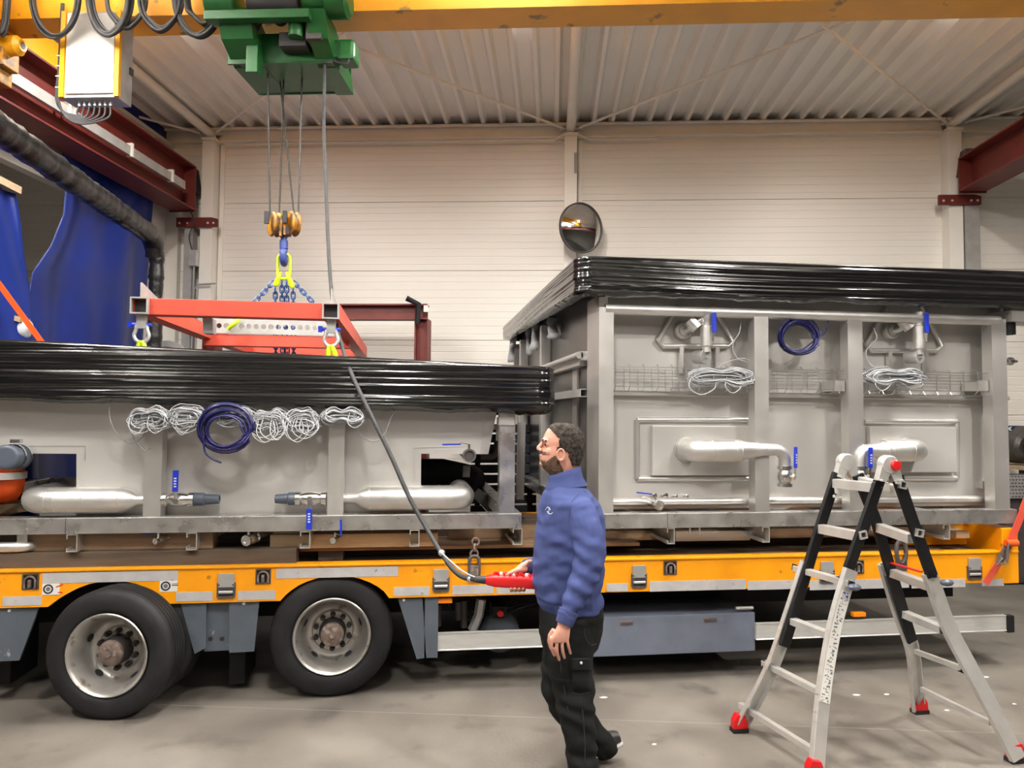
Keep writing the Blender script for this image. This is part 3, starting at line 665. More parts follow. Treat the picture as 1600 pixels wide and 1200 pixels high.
# twist lock latch plates
for (x0, y0, x1, y1) in ((340,896,368,934), (676,889,702,924), (986,883,1010,918), (1280,877,1303,911), (1510,872,1533,905)):
    a, b = at(x0, y0, Y=YT), at(x1, y1, Y=YT); w = b.x-a.x; h = a.z-b.z
    m = MB(); m.prism([(0.01, 0), (w-0.01, 0), (w, 0.01), (w, h*0.62), (0, h*0.62), (0, 0.01)], [[(0.012, 0.016), (w-0.012, 0.016), (w-0.012, h*0.36), (0.012, h*0.36)]], (a.x, YT-0.012, b.z), (1, 0, 0), (0, 0, 1), (0, 0.014, 0)); lp = m.build('latch_frame', M['darksteel'], tr)
    m = MB(); m.box(a.x+0.008, b.x-0.008, YT-0.017, YT-0.003, b.z+h*0.45, a.z); m.build('latch_cover', M['greylight'], lp, bevel=0.003)
    m = MB(); m.box(a.x+0.010, b.x-0.010, YT-0.004, YT-0.002, b.z+0.012, b.z+h*0.38); m.build('latch_recess', M['ink'], lp)
    m = MB(); m.cyl((a.x+0.014, YT-0.012, b.z+h*0.25), (b.x-0.014, YT-0.012, b.z+h*0.25), 0.011, n=10); m.build('latch_grip', M['greylight'], lp, smooth=40)
    for dx in (0.014, w-0.014):
        m = MB(); m.cyl((a.x+dx, YT-0.020, b.z+h*0.55), (a.x+dx, YT-0.012, b.z+h*0.55), 0.005, n=8); m.build('rivet', M['ink'], lp)
# grey mudguard skirts
def skirt(poly, Y=YT+0.02, t=0.02, name='mudguard', mt='skirt'):
    pts = [at(x, y, Y=Y) for x, y in poly]; mm = MB(); mm.prism([(p.x, p.z) for p in pts], None, (0, Y, 0), (1, 0, 0), (0, 0, 1), (0, t, 0)); return mm.build(name, M[mt], tr)
skirt([(-60,950), (60,950), (30,1032), (-60,1036)])
skirt([(282,942), (322,941), (322,1012), (304,1022)]); skirt([(358,940), (405,938), (397,1018), (358,1020)])
skirt([(320,941), (362,940), (360,1016), (319,1018)], Y=YT+0.06)
for x, y in ((329,998), (347,998)):
    c = at(x, y, Y=YT+0.059); plain('bolt_hole', lambda q: q.cyl(c, c+Vector((0, -0.003, 0)), 0.014, n=12), M['ink'], tr)
skirt([(622,936), (660,935), (666,1028), (651,1030)])
a = at(664, 936, Y=YT+0.02); b = at(670, 1028, Y=YT+0.02)
m = MB(); m.box(a.x, a.x+0.09, YT+0.02, YT+0.30, b.z, ZDB); m.build('mudguard', M['skirt'], tr)
for x, y in ((15,954), (381,943), (631,937.5)):
    c = at(x, y, Y=YT+0.02); plain('rivet', lambda q: q.cyl(c, c+Vector((0, -0.008, 0)), 0.012, 0.008, n=10), M['shackle'], tr)
# aluminium side guards
def rail(x0, y0, x1, y1, Y=YT+0.03, h=0.118):
    a = at(x0, y0, Y=Y); b = at(x1, y1, Y=Y); zz = (a.z+b.z)/2
    mm = MB(); mm.prism([(0, 0), (0.03, 0), (0.03, h), (0, h), (0, h*0.96), (0.004, h*0.93), (0.004, h*0.07), (0, h*0.04)], None, (a.x, Y, zz-h/2), (0, 1, 0), (0, 0, 1), (b.x-a.x, 0, 0)); return mm.build('side_guard', M['alu'], tr)
rail(675, 1003, 850, 998.5); g = rail(1182, 986, 1573, 975)
a = at(1573, 975, Y=YT+0.03); plain('end_cap', lambda q: q.box(a.x, a.x+0.06, YT+0.02, YT+0.07, a.z-0.065, a.z+0.065), M['chassis'], tr, bevel=0.01)
# long tool box
Yb = YT+0.06; a, b = at(905, 962, Y=Yb), at(1180, 1017, Y=Yb)
plain('tool_box', lambda q: q.box(a.x, b.x, Yb, Yb+0.45, b.z, at(1180, 957, Y=Yb).z), M['toolbox'], tr, bevel=0.005)
for x, y in ((979,974), (1110,969)):
    c = at(x, y, Y=Yb); bx = plain('grip_recess', lambda q: q.box(c.x-0.05, c.x+0.05, Yb-0.003, Yb+0.01, c.z-0.015, c.z+0.015), M['hub'], tr, bevel=0.004)
    plain('grip_slot', lambda q: q.box(c.x-0.042, c.x+0.042, Yb-0.006, Yb, c.z-0.008, c.z+0.008), M['darksteel'], bx)
c = at(1168, 951, Y=Yb); plain('box_hinge', lambda q: q.cyl((c.x-0.08, Yb+0.02, c.z), (c.x+0.05, Yb+0.02, c.z), 0.012, n=8), M['greylight'], tr)
for x, y in ((695,938), (1341,959.5)):
    c = at(x, y, Y=YT+0.05); plain('marker_lamp', lambda q: q.box(c.x-0.05, c.x+0.05, YT+0.03, YT+0.07, c.z-0.016, c.z+0.016), M['lamporange'], tr, bevel=0.005)
# air tank, bracket and hoses beneath
c = at(781, 985, Y=YT+0.28)
plain('air_tank', lambda q: q.lathe((c.x, YT+0.28, c.z-0.02), (0, 1, 0), [(0.02, -0.03), (0.10, -0.015), (0.14, 0.01), (0.15, 0.05), (0.15, 0.75), (0.10, 0.8), (0, 0.8)], 28), M['skirt'], tr, smooth=45)
c = at(781, 957, Y=YT+0.22); plain('drain_knob', lambda q: q.cyl(c, c+Vector((0, -0.04, 0)), 0.022, n=12), M['red'], tr)
plain('knob_block', lambda q: q.box(c.x-0.05, c.x+0.05, YT+0.22, YT+0.3, c.z-0.03, c.z+0.04), M['chassis'], tr)
pts = [at(752, 936, Y=YT+0.2), at(748, 960, Y=YT+0.2), at(738, 985, Y=YT+0.2)]
plain('bracket', lambda q: q.tube(pts, 0.035, 6), M['greylight'], tr)
for (x, y0, y1) in ((725,938,980), (684,945,978), (716,940,968)):
    p, q_ = at(x, y0, Y=YT+0.25), at(x, y1, Y=YT+0.25); plain('valve_body', lambda q: q.cyl(p, q_, 0.025, n=10), M['darksteel'], tr, smooth=40)
for k in range(4):
    pts = spline([at(700+k*22, 940, Y=YT+0.3), at(712+k*20, 965+4*k, Y=YT+0.3), at(740+k*20, 955, Y=YT+0.35), at(800+k*14, 940, Y=YT+0.4)], 6)
    plain('air_hose', lambda q: q.tube(pts, 0.009, 6), M['rubber'], tr, smooth=90)
# axle tubes and mud flaps
for (x, Y) in ((519, 4.948), (163, 4.78)):
    p = at(x, 996 if x > 300 else 1028, Y=Y); plain('axle', lambda q: q.cyl((p.x, Y+0.25, 0.40), (p.x, YT+2.3, 0.40), 0.07, n=14), M['chassis'], tr, smooth=40)
for x in (373, 6):
    c = at(x, 1040, Y=5.15); plain('mud_flap', lambda q: q.box(c.x-0.06, c.x+0.04, 5.15, 5.5, c.z-0.12, ZDB), M['chassis'], tr)
# wheels
def wheel(cx, Y, cz, yaw, R=0.398):
    d = Vector((math.sin(yaw), -math.cos(yaw), 0)); c = Vector((cx, Y, cz)); inn = -d      # d points outwards
    def tyreprof(t0):
        k = R/0.395
        pr = [(0.245, 0.03), (0.262, 0.010), (0.292, 0.000), (0.330, 0.002), (0.362, 0.010), (0.380, 0.020), (0.390, 0.034), (0.395, 0.050)]
        for g in (0.075, 0.105, 0.135, 0.165): pr += [(0.395, g-0.004), (0.386, g-0.003), (0.386, g+0.003), (0.395, g+0.004)]
        pr += [(0.395, 0.190), (0.390, 0.206), (0.380, 0.220), (0.33, 0.238), (0.29, 0.240), (0.245, 0.21)]
        return [(r*k if r > 0.3 else r, t+t0) for r, t in pr]
    m = MB(); m.lathe(c, inn, tyreprof(0), 56, closed=True); m.lathe(c, inn, tyreprof(0.28), 40, closed=True)
    w = m.build('wheel', M['tyre'], tr, smooth=40)
    m = MB(); m.lathe(c, inn, [(0.246, 0.016), (0.252, 0.006), (0.246, 0.0), (0.236, 0.006), (0.230, 0.022), (0.222, 0.034), (0.216, 0.060), (0.205, 0.075), (0.200, 0.115), (0.188, 0.150), (0.170, 0.166), (0.140, 0.168), (0.128, 0.152), (0.090, 0.150), (0.0, 0.150)], 48, cap=False); m.build('rim', M['rim'], w, smooth=50)
    m = MB(); m.lathe(c, inn, [(0.252, 0.24), (0.22, 0.3), (0.22, 0.48), (0.0, 0.48)], 30); m.build('inner_rim', M['chassis'], w, smooth=50)
    m = MB(); m.lathe(c, inn, [(0.0, 0.022), (0.018, 0.022), (0.020, 0.026), (0.020, 0.034), (0.060, 0.036), (0.074, 0.044), (0.078, 0.06)], 30, cap=False); m.build('hub_cap', M['hub'], w, smooth=30)
    m = MB(); m.lathe(c, inn, [(0.076, 0.058), (0.082, 0.064), (0.088, 0.10), (0.090, 0.15)], 30); m.build('hub_barrel', M['nut'], w, smooth=40)
    _, a, b = m.frame(inn)
    nm = None
    for k in range(10):
        t = 2*math.pi*(k+0.5)/10; off = a*(0.113*math.cos(t))+b*(0.113*math.sin(t))
        if nm is None:
            m = MB(); m.cyl(c+off+inn*0.152, c+off+inn*0.122, 0.0185, n=6); m.cyl(c+off+inn*0.124, c+off+inn*0.108, 0.013, 0.010, n=10); nm = m.build('wheel_nut', M['nut'], w); o0 = off
        else:
            o = nm.copy(); COL.objects.link(o); o.parent = w; o.location = off-o0
    for k in range(5):
        t = 2*math.pi*k/5+0.35; e = a*math.cos(t)+b*math.sin(t); f = inn.cross(e)
        m = MB(); cc = c+e*0.192+inn*0.1405
        nn = (e*-0.93+inn*-0.37).normalized(); g = f.cross(nn)
        m.add([cc+nn*0.006+f*(0.028*math.cos(q*math.pi/7))+g*(0.020*math.sin(q*math.pi/7)) for q in range(14)], [tuple(range(14))]); m.build('hand_hole', M['ink'], w)
    return w
pR = at(519, 995, Y=4.948)
wheel(pR.x, 4.935, 0.396, math.radians(4)).name = 'wheel'
pL = at(163, 1028, Y=4.70)
wheel(pL.x, 4.715, 0.392, math.radians(-9), R=0.39)
pLL = at(-235, 1040, Y=4.9); wheel(pLL.x, 4.93, 0.396, 0)
for xw in (pR.x, pL.x): wheel(xw, YT+2.5, 0.396, math.pi)

# ================================================================== TIMBERS ON THE DECK
def timber(name, label, x0, y0, x1, y1, Y, depth, mt):
    a, b = at(x0, y0, Y=Y), at(x1, y1, Y=Y); mm = MB(); mm.box(a.x, b.x, Y, Y+depth, min(a.z, b.z), max(a.z, b.z)); o = mm.build(name, M[mt], bevel=0.004); tag(o, label, 'timber'); return o
ZD = ZDT-0.008
def timber2(name, label, x0, x1, Y, depth, z0, z1, mt):
    a, b = at(x0, 870, Y=Y), at(x1, 870, Y=Y); mm = MB(); mm.box(a.x, b.x, Y, Y+depth, z0, z1); o = mm.build(name, M[mt], bevel=0.004); tag(o, label, 'timber'); return o
timber2('timber_beam', 'long dark squared timber lying on the trailer edge above the wheels', -170, 463, 4.97, 0.12, ZD+0.002, 0.968, 'wooddark')
timber2('timber_beam', 'brown timber with a knotty end between the left tank and the dark beam', 40, 332, 5.02, 0.14, 0.97, 1.075, 'wood')
timber2('timber_beam', 'pale worn timber under the left tank in the middle', 421, 684, 5.05, 0.14, 0.955, 1.047, 'woodlight')
timber2('timber_plank', 'thin brown plank below the pale timber', 468, 1000, 5.10, 0.4, 0.925, 0.95, 'wood')
timber2('timber_block', 'short dark block standing on the deck below the thin plank', 497, 536, 5.12, 0.15, ZD+0.002, 0.924, 'wooddark')
timber2('timber_beam', 'long brown timber under the right tank', 905, 1470, 5.30, 0.16, 0.93, 1.0, 'wood')
timber2('timber_beam', 'brown timber in the gap between the tanks', 700, 850, 5.35, 0.16, 0.951, 1.03, 'wood')
timber2('timber_block', 'pale sawn block under the right end of the right tank', 1495, 1516, 5.02, 0.5, 0.955, 1.01, 'woodlight')
timber2('timber_beam', 'dark bearer lying on the deck under the right tank', 905, 1490, 5.45, 0.3, ZD+0.002, 0.928, 'wooddark')

# ================================================================== LEFT TANK
def valve(parent, p, d, r=0.028, handle=None, hdir=None, L=0.12, hl=0.13):
    """ball valve body along d from p; blue lever of length hl along hdir"""
    p, d = V(p), V(d).normalized(); h = L/2
    mm = MB(); mm.lathe(p-d*h, d, [(r*0.75, 0), (r*1.15, 0.001), (r*1.15, L*0.16), (r*0.85, L*0.2), (r*1.05, L*0.34), (r*1.12, L*0.5), (r*1.05, L*0.66), (r*0.85, L*0.8), (r*1.15, L*0.84), (r*1.15, L-0.001), (r*0.75, L)], 16)
    v = mm.build('ball_valve', M['brushed'], parent, smooth=35)
    if handle is not None:
        hd = V(handle).normalized(); hv = V(hdir).normalized(); s0 = p+hd*(r*1.05)
        mm = MB(); mm.cyl(s0, s0+hd*0.03, r*0.33, n=10); mm.cyl(s0+hd*0.016, s0+hd*0.026, r*0.55, n=6)
        mm.bar(s0+hd*0.024, s0+hd*0.03+hv*(hl*0.35), r*0.6, 0.004, up=hd); mm.build('stem', M['brushed'], v)
        mm = MB(); mm.obox(s0+hd*0.031+hv*(hl*0.66), hv*(hl*0.36), hv.cross(hd)*(r*0.42), hd*0.006); lv = mm.build('lever', M['blueh'], v, bevel=0.004, label='blue plastic lever grip')
        mm = MB()
        for q in range(4): mm.obox(s0+hd*0.0376+hv*(hl*(0.48+0.09*q)), hv*(hl*0.022), hv.cross(hd)*(r*0.18), hd*0.0006)
        mm.build('print', M['stickerwhite'], lv)
    return v
tl = thing('steel_tank', 'lower stainless steel tank unit at the left under black film', 'tank', (-1, 6.5, 1.0))
zb0, zb1 = at(400, 831, Y=YT).z, at(400, 806, Y=YT).z
xe = at(815, 815, Y=YT).x
def base_frame(parent, x0, x1, y1, z0, z1):
    for (xa, xb, ya, yb) in ((x0, x1, YT, YT+0.10), (x0, x1, y1-0.1, y1), (x1-0.1, x1, YT+0.1, y1-0.1), (x0, x0+0.1, YT+0.1, y1-0.1)):
        m = MB(); m.box(xa, xb, ya, yb, z0, z1); m.build('base_beam', M['mill'], parent, bevel=0.006)
base_frame(tl, -3.7, xe, 8.05, zb0, zb1)
a = at(102.5, 820, Y=YT); plain('weld_seam', lambda q: q.box(a.x-0.002, a.x+0.002, YT-0.002, YT, zb0+0.004, zb1-0.004), M['darksteel'], tl)
def cfoot(parent, x, z1, w=0.065, h=0.112, Y1=8.0):
    t = 0.006; p = [(0, 0), (w, 0), (w, h), (0, h), (0, h*0.72), (t, h*0.72), (t, h-t), (w-t, h-t), (w-t, t), (t, t), (t, h*0.22), (0, h*0.22)]
    mm = MB(); mm.prism([(x+q[0], q[1]) for q in p], None, (0, YT+0.004, z1-h), (1, 0, 0), (0, 0, 1), (0, Y1-YT, 0)); return mm.build('channel_foot', M['steel'], parent)
for x in (103, 290.5, 468.5, 640, 801.5): cfoot(tl, at(x, 845, Y=YT).x, zb0-0.001)
ZPT = 2.08
for (x0, x1) in ((222.5, 250), (511, 536), (780, 804), (-90, -60)):
    a, b = at(x0, 806, Y=YT).x, at(x1, 806, Y=YT).x
    m = MB(); m.hollow((( a+b)/2, YT+0.055, zb1), ((a+b)/2, YT+0.055, ZPT), b-a, 0.10, 0.006, up=(0, 1, 0)); m.build('post', M['steel'] if x0 != 780 else M['mill'], tl)
a, b = at(780, 660, Y=YT), at(803, 652, Y=YT)
plain('post_collar', lambda q: q.box(a.x-0.004, b.x+0.004, YT-0.006, YT+0.12, a.z-0.02, b.z), M['pipe'], tl, bevel=0.004)
YP = 5.07
def panelpoly(parent, poly, Y, t, name, mt, holes=None):
    P = [at(x, y, Y=Y) for x, y in poly]; Hs = [[(q.x, q.z) for q in (at(x, y, Y=Y) for x, y in h)] for h in (holes or [])]
    mm = MB(); mm.prism([(p.x, p.z) for p in P], Hs, (0, Y, 0), (1, 0, 0), (0, 0, 1), (0, t, 0)); return mm.build(name, M[mt], parent)
panelpoly(tl, [(-330, 568), (786, 600), (775, 650), (763, 709.5), (658, 709), (657.5, 803), (119, 809), (119.5, 709), (-330, 706.5)], YP, 0.01, 'side_panel', 'panel')
# window folds (raised edge strips around the two openings)
for seg in (((133, 697), (133, 720)), ((10, 697), (133, 697)), ((647, 700), (647, 770)), ((647, 700), (752, 697))):
    p, q_ = at(*seg[0], Y=YP), at(*seg[1], Y=YP); plain('fold_line', lambda q: q.bar(p+Vector((0, -0.001, 0)), q_+Vector((0, -0.001, 0)), 0.004, 0.004), M['steel'], tl)
pa = at(764, 700, Y=YP-0.004); pb = at(752, 655, Y=YP-0.004)
panelpoly(tl, [(759, 650), (775, 650), (763, 709.5), (750, 709.5)], YP-0.004, 0.004, 'corner_strip', 'steel')
# body of the tank behind the openings (rear wall set far back, floor tray)
m = MB(); m.box(at(119, 700, Y=YP).x+0.02, at(657, 700, Y=YP).x-0.02, YP+0.012, 7.9, zb1+0.02, 2.1); m.build('tank_body', M['panel'], tl)
# large pipes with elbow, reducer, valve and plastic adapter
zc = at(150, 781, Y=YT+0.06).z; YQ = YT+0.05; r = 0.084
def bigpipe(xs, sgn, endx):
    """xs: elbow side x, sgn: +1 pipe runs right from the elbow"""
    x_el = at(xs, 780, Y=YQ).x; x_end = at(endx, 780, Y=YQ).x; R = 0.115
    pts = [Vector((x_el, YQ+0.45, zc)), Vector((x_el, YQ+R, zc))]+[Vector((x_el+sgn*(R-R*math.cos(t)), YQ+R-R*math.sin(t), zc)) for t in [math.pi/2*k/8 for k in range(1, 9)]]
    x1 = x_end-sgn*0.09; pts += [Vector((x1, YQ, zc))]
    rs = [r]*len(pts)
    xw = x_el+sgn*0.30
    pts += [Vector((x1+sgn*0.06, YQ, zc)), Vector((x_end+sgn*0.0, YQ, zc)), Vector((x_end+sgn*0.12, YQ, zc))]; rs += [r*0.72, 0.036, 0.033]
    mm = MB(); mm.tube(pts, rs, 24); pp = mm.build('drain_pipe', M['pipe'], tl, smooth=50)
    for xx in (x_el+sgn*R*1.02, x_el+sgn*(R+0.05), x_el+sgn*0.34, x1):
        mm = MB(); mm.lathe((xx, YQ, zc), (1, 0, 0), [(r+0.0005, -0.004), (r+0.0022, 0), (r+0.0005, 0.004)], 24); mm.build('weld_ring', M['pipe'], pp, smooth=50)
bigpipe(46, 1, 214); bigpipe(724, -1, 556)
for (xv, x2, x3, sgn, hz) in ((279, 302, 343, 1, 1), (486, 468, 430, -1, -1)):
    p = at(xv, 780, Y=YQ); p.z = zc
    v = valve(tl, (p.x, YQ, zc), (1, 0, 0), r=0.042, handle=(0, -1, 0), hdir=(0, 0, hz), L=0.20, hl=0.19)
    xa, xb = at(x2, 780, Y=YQ).x, at(x3, 780, Y=YQ).x
    mm = MB(); mm.lathe((xa, YQ, zc), (sgn, 0, 0), [(0.040, 0), (0.044, 0.005), (0.043, 0.07), (0.036, 0.075), (0.030, abs(xb-xa)-0.003), (0.026, abs(xb-xa)), (0.02, abs(xb-xa)), (0.02, abs(xb-xa)-0.03), (0.0, abs(xb-xa)-0.03)], 22); mm.build('pvc_adapter', M['greyplastic'], tl, smooth=40)
# end-on valve at the right opening
p = at(733.5, 712, Y=YT-0.03)
mm = MB(); mm.lathe(p, (0, 1, 0), [(0.034, 0.0), (0.046, 0.0), (0.046, 0.03), (0.038, 0.04), (0.045, 0.07), (0.038, 0.10), (0.036, 0.6)], 24, cap=False); ev = mm.build('outlet_valve', M['brushed'], tl, smooth=35)
mm = MB(); mm.lathe(p+Vector((0, 0.012, 0)), (0, 1, 0), [(0.0, 0.0), (0.034, 0.0), (0.034, 0.01)], 20); mm.build('ball', M['darksteel'], ev, smooth=40)
mm = MB(); mm.cyl(p+Vector((0, 0.05, 0.04)), p+Vector((0, 0.05, 0.075)), 0.010, n=8); mm.bar(p+Vector((0, 0.05, 0.075)), p+Vector((-0.06, 0.05, 0.085)), 0.02, 0.004); mm.build('stem', M['brushed'], ev)
a, b = at(691, 694.5, Y=YT+0.02), at(720, 694, Y=YT+0.02)
plain('lever', lambda q: q.bar(a, b, 0.022, 0.010), M['blueh'], ev, bevel=0.003)
# small drain valves under the base beam
for (x, y, rr_, hx, hlen, side) in ((242, 846, 0.020, 222, 0.1, -1), (384, 845, 0.036, 355, 0.14, -1), (520, 845, 0.021, 534, 0.1, 0)):
    p = at(x, y, Y=YT+0.0); p2 = p+Vector((0.10 if x < 500 else 0.06, 0.20, 0.02))
    mm = MB(); mm.lathe(p, p2-p, [(rr_*0.55, 0.012), (rr_*0.6, 0), (rr_, 0), (rr_, 0.022), (rr_*0.8, 0.028), (rr_*1.05, 0.06), (rr_*0.8, 0.09), (rr_, 0.1), (rr_*0.7, 0.11), (rr_*0.6, 0.24)], 16); dv = mm.build('drain_valve', M['brushed'], tl, smooth=35)
    mm = MB(); mm.cyl(p+Vector((0.01, 0.03, rr_*0.9)), p+Vector((0.012, 0.03, rr_*0.9+0.03)), 0.008, n=8); mm.build('stem', M['brushed'], dv)
    q0 = p+Vector((0.012, 0.03, rr_*0.9+0.022))
    if side: plain('lever', lambda q: q.bar(q0+Vector((-0.02, 0, 0.003)), q0+Vector((-hlen, 0.0, 0.006)), 0.018, 0.006), M['blueh'], dv)
    else:
        h0 = at(533, 836, Y=YT-0.02); h1 = at(532.5, 812, Y=YT-0.02)
        plain('lever', lambda q: q.bar(h0, h1, 0.012, 0.006), M['blueh'], dv); plain('lever_arm', lambda q: q.bar(q0, h0, 0.010, 0.005), M['brushed'], dv)
# grey pipe with bracket below the base at far left
z_ = at(10, 855, Y=YT+0.05).z; x_ = at(42, 855, Y=YT+0.05).x
plain('overflow_pipe', lambda q: q.tube([(x_-1.2, YT+0.05, z_), (x_-0.06, YT+0.05, z_)]+[(x_-0.06+0.07*math.sin(t), YT+0.05+0.07-0.07*math.cos(t), z_) for t in [math.pi/2*k/6 for k in range(1, 7)]]+[(x_+0.01, YT+0.4, z_)], 0.033, 16), M['pipe'], tl, smooth=50)
plain('pipe_hanger', lambda q: q.box(x_-0.06, x_+0.0, YT+0.05, YT+0.06, z_+0.01, zb0), M['steel'], tl)
# hose end at the far left, hi-vis bag
hz = thing('corrugated_hose', 'black corrugated hose end with steel clamps at the far left', 'hose', at(10, 720, Y=4.9))
p = at(8, 714, Y=4.86); p2 = at(32, 714, Y=5.05)
d = (p2-p).normalized(); L = (p2-p).length; prof = []
for k in range(9): prof += [(0.068, L*k/9), (0.076, L*(k+0.5)/9)]
plain('hose', lambda q: q.lathe(p, d, [(0.0, 0), (0.05, 0.0)]+prof+[(0.068, L)], 22), M['greyplastic'], hz, smooth=70)
for t in (0.45, 0.85): plain('clamp', lambda q: q.lathe(p+d*(L*t), d, [(0.078, -0.008), (0.082, -0.008), (0.082, 0.008), (0.078, 0.008)], 22, closed=True), M['brushed'], hz, smooth=40)
plain('clamp_screw', lambda q: q.box(p.x+0.0, p.x+0.06, 4.9, 4.94, p.z+0.085, p.z+0.11), M['brushed'], hz, bevel=0.004)
c = at(5, 748, Y=5.3)
def bag(q):
    q.grid(24, 18, lambda u, v: c+Vector((0.13*math.sin(math.pi*v)**0.6*math.cos(2*math.pi*u)*(1+0.12*noise.noise(Vector((u*6, v*5, 2)))), 0.10*math.sin(math.pi*v)**0.6*math.sin(2*math.pi*u), 0.16*math.cos(math.pi*v)+0.015*noise.noise(Vector((u*8, v*8, 5))))))
hv = plain('safety_vest', bag, M['orange'], smooth=180); tag(hv, 'bunched orange safety vest in the tank opening at far left', 'vest')
plain('reflective_band', lambda q: q.lathe(c+Vector((0, 0, -0.0)), (0, 0, 1), [(0.128, 0.0), (0.135, 0.002), (0.135, 0.045), (0.128, 0.047)], 24, cap=False), M['stickerwhite'], hv, smooth=60)
# wooden boards seen through the left opening
for i, (x0, y0, x1, y1, Y, mt, lab) in enumerate(((-60, 812, 46, 787, 5.6, 'wood', 'broad brown board inside the left tank opening'), (-60, 800, 66, 796, 5.35, 'woodlight', 'pale narrow board inside the left tank opening'))):
    a, b = at(x0, y0, Y=Y), at(x1, y1, Y=Y); mm = MB(); mm.bar(a, b+Vector((0, 0.3, 0)), 0.03, 0.09 if i == 0 else 0.06); tag(mm.build('wooden_board', M[mt]), lab, 'board')
# ================================================================== STRETCH FILM
def film_wrap(name, label, X0, X1, Y0, Y1, zt, zb, seed, nz=84, rc=0.10, flap=0.05, sag=0.0):
    """closed band of pleated film round a rectangular load plus its flat top; zt / zb are functions of X"""
    path = []
    def corner(cx, cy, t0):
        for k in range(1, 8):
            t = t0+math.pi/2*k/8; path.append((cx+rc*math.cos(t), cy+rc*math.sin(t), math.cos(t), math.sin(t)))
    n1 = int((X1-X0)/0.022); n2 = int((Y1-Y0)/0.03)
    for k in range(n1+1): path.append((X0+rc+(X1-X0-2*rc)*k/n1, Y0, 0, -1))
    corner(X1-rc, Y0+rc, -math.pi/2)
    for k in range(n2+1): path.append((X1, Y0+rc+(Y1-Y0-2*rc)*k/n2, 1, 0))
    corner(X1-rc, Y1-rc, 0)
    for k in range(21): path.append((X1-rc-(X1-X0-2*rc)*k/20, Y1, 0, 1))
    corner(X0+rc, Y1-rc, math.pi/2)
    for k in range(n2+1): path.append((X0, Y1-rc-(Y1-Y0-2*rc)*k/n2, -1, 0))
    corner(X0+rc, Y0+rc, math.pi)
    m = MB(); N = len(path); vs = []; s = 0; prev = None
    for (x, y, nx, ny) in path:
        if prev: s += math.hypot(x-prev[0], y-prev[1])
        prev = (x, y); a, b = zt(x, y), zb(x, y)
        rag = 0.012*noise.noise(Vector((s*3, 0, seed)))+0.006*noise.noise(Vector((s*14, 3, seed)))
        for j in range(nz+1):
            v = j/nz; z = a+(b-a)*v+rag*v*v; zz = z*1.0+0.02*noise.noise(Vector((s*0.5, z*2, seed+9)))
            dd = 0.0105*noise.noise(Vector((s*0.25, zz*24, seed)))+0.0062*noise.noise(Vector((s*0.5, zz*62, seed+3)))+0.0016*noise.noise(Vector((s*2.2, zz*140, seed+5)))
            dd += 0.0035*noise.noise(Vector((s*9, zz*30, seed+7)))*max(0, noise.noise(Vector((s*1.1, zz*2, seed+8))))*2
            e = 0.0
            if v < 0.05: e = -0.03*(1-v/0.05)**2
            if v > 0.90: e = -flap*((v-0.90)/0.10)**1.5
            vs.append((x+nx*(dd+e), y+ny*(dd+e), z))
    fs = []
    for i in range(N):
        k = (i+1) % N
        for j in range(nz): fs.append((i*(nz+1)+j, k*(nz+1)+j, k*(nz+1)+j+1, i*(nz+1)+j+1))
    m.add(vs, fs)
    o = m.build(name, M['film'], smooth=180); tag(o, label, 'plastic film')
    m = MB(); m.add([(X0+0.04, Y0+0.04, zt(X0, Y0)-0.01), (X1-0.04, Y0+0.04, zt(X1, Y0)-0.01), (X1-0.04, Y1-0.04, zt(X1, Y1)-0.01), (X0+0.04, Y1-0.04, zt(X0, Y1)-0.01)], [(0, 1, 2, 3)]); m.build('top_sheet', M['film'], o)
    return o
WY = 4.83
aL, bL = at(0, 529, Y=WY), at(868, 573, Y=WY); cL, dL = at(0, 626, Y=WY), at(845, 647, Y=WY)
ztL = lambda x, y: aL.z+(bL.z-aL.z)*(x-aL.x)/(bL.x-aL.x)
zbL = lambda x, y: cL.z+(dL.z-cL.z)*(x-cL.x)/(dL.x-cL.x)
film_wrap('stretch_film', 'black stretch film wrapped round the top of the lower left tank', -3.75, bL.x+0.015, WY, 8.12, ztL, zbL, 3.0, rc=0.13, flap=0.07)
aR, bR = at(905, 398, Y=WY), at(1590, 422, Y=WY); cR, dR = at(1000, 463, Y=WY), at(1590, 481, Y=WY)
ztR = lambda x, y: aR.z+(bR.z-aR.z)*(x-aR.x)/(bR.x-aR.x)
zbR = lambda x, y: (cR.z+(dR.z-cR.z)*(x-cR.x)/(dR.x-cR.x))+0.10*max(0, (y-5.0)/4.0)
film_wrap('stretch_film', 'black stretch film wrapped round the top of the tall right tank', aR.x-0.015, 4.75, WY, 8.95, ztR, zbR, 11.0, rc=0.11, flap=0.06)
# ================================================================== RIGHT TANK
tk = thing('steel_tank', 'tall stainless steel tank unit at the right behind the ladder', 'tank', (2.8, 6.8, 1.0))
zc0, zc1 = at(1100, 824.5, Y=YT).z, at(1100, 801, Y=YT).z
x0 = at(936, 815, Y=YT).x; x1 = at(1590, 808, Y=YT).x
xq = at(1577, 800, Y=YT).x
base_frame(tk, x0-0.02, x1, 8.9, zc0, zc1)
for x in (1043, 1192, 1475): cfoot(tk, at(x, 845, Y=YT).x, zc0-0.001, w=0.055, h=0.112)
a, b = at(1056, 831, Y=5.25), at(1172, 844, Y=5.25); plain('flat_bar', lambda q: q.box(a.x, b.x, 5.25, 5.27, b.z, a.z), M['steel'], tk)
a = at(1043, 812, Y=YT); plain('weld_seam', lambda q: q.box(a.x-0.002, a.x+0.002, YT-0.002, YT, zc0+0.004, zc1-0.004), M['darksteel'], tk)
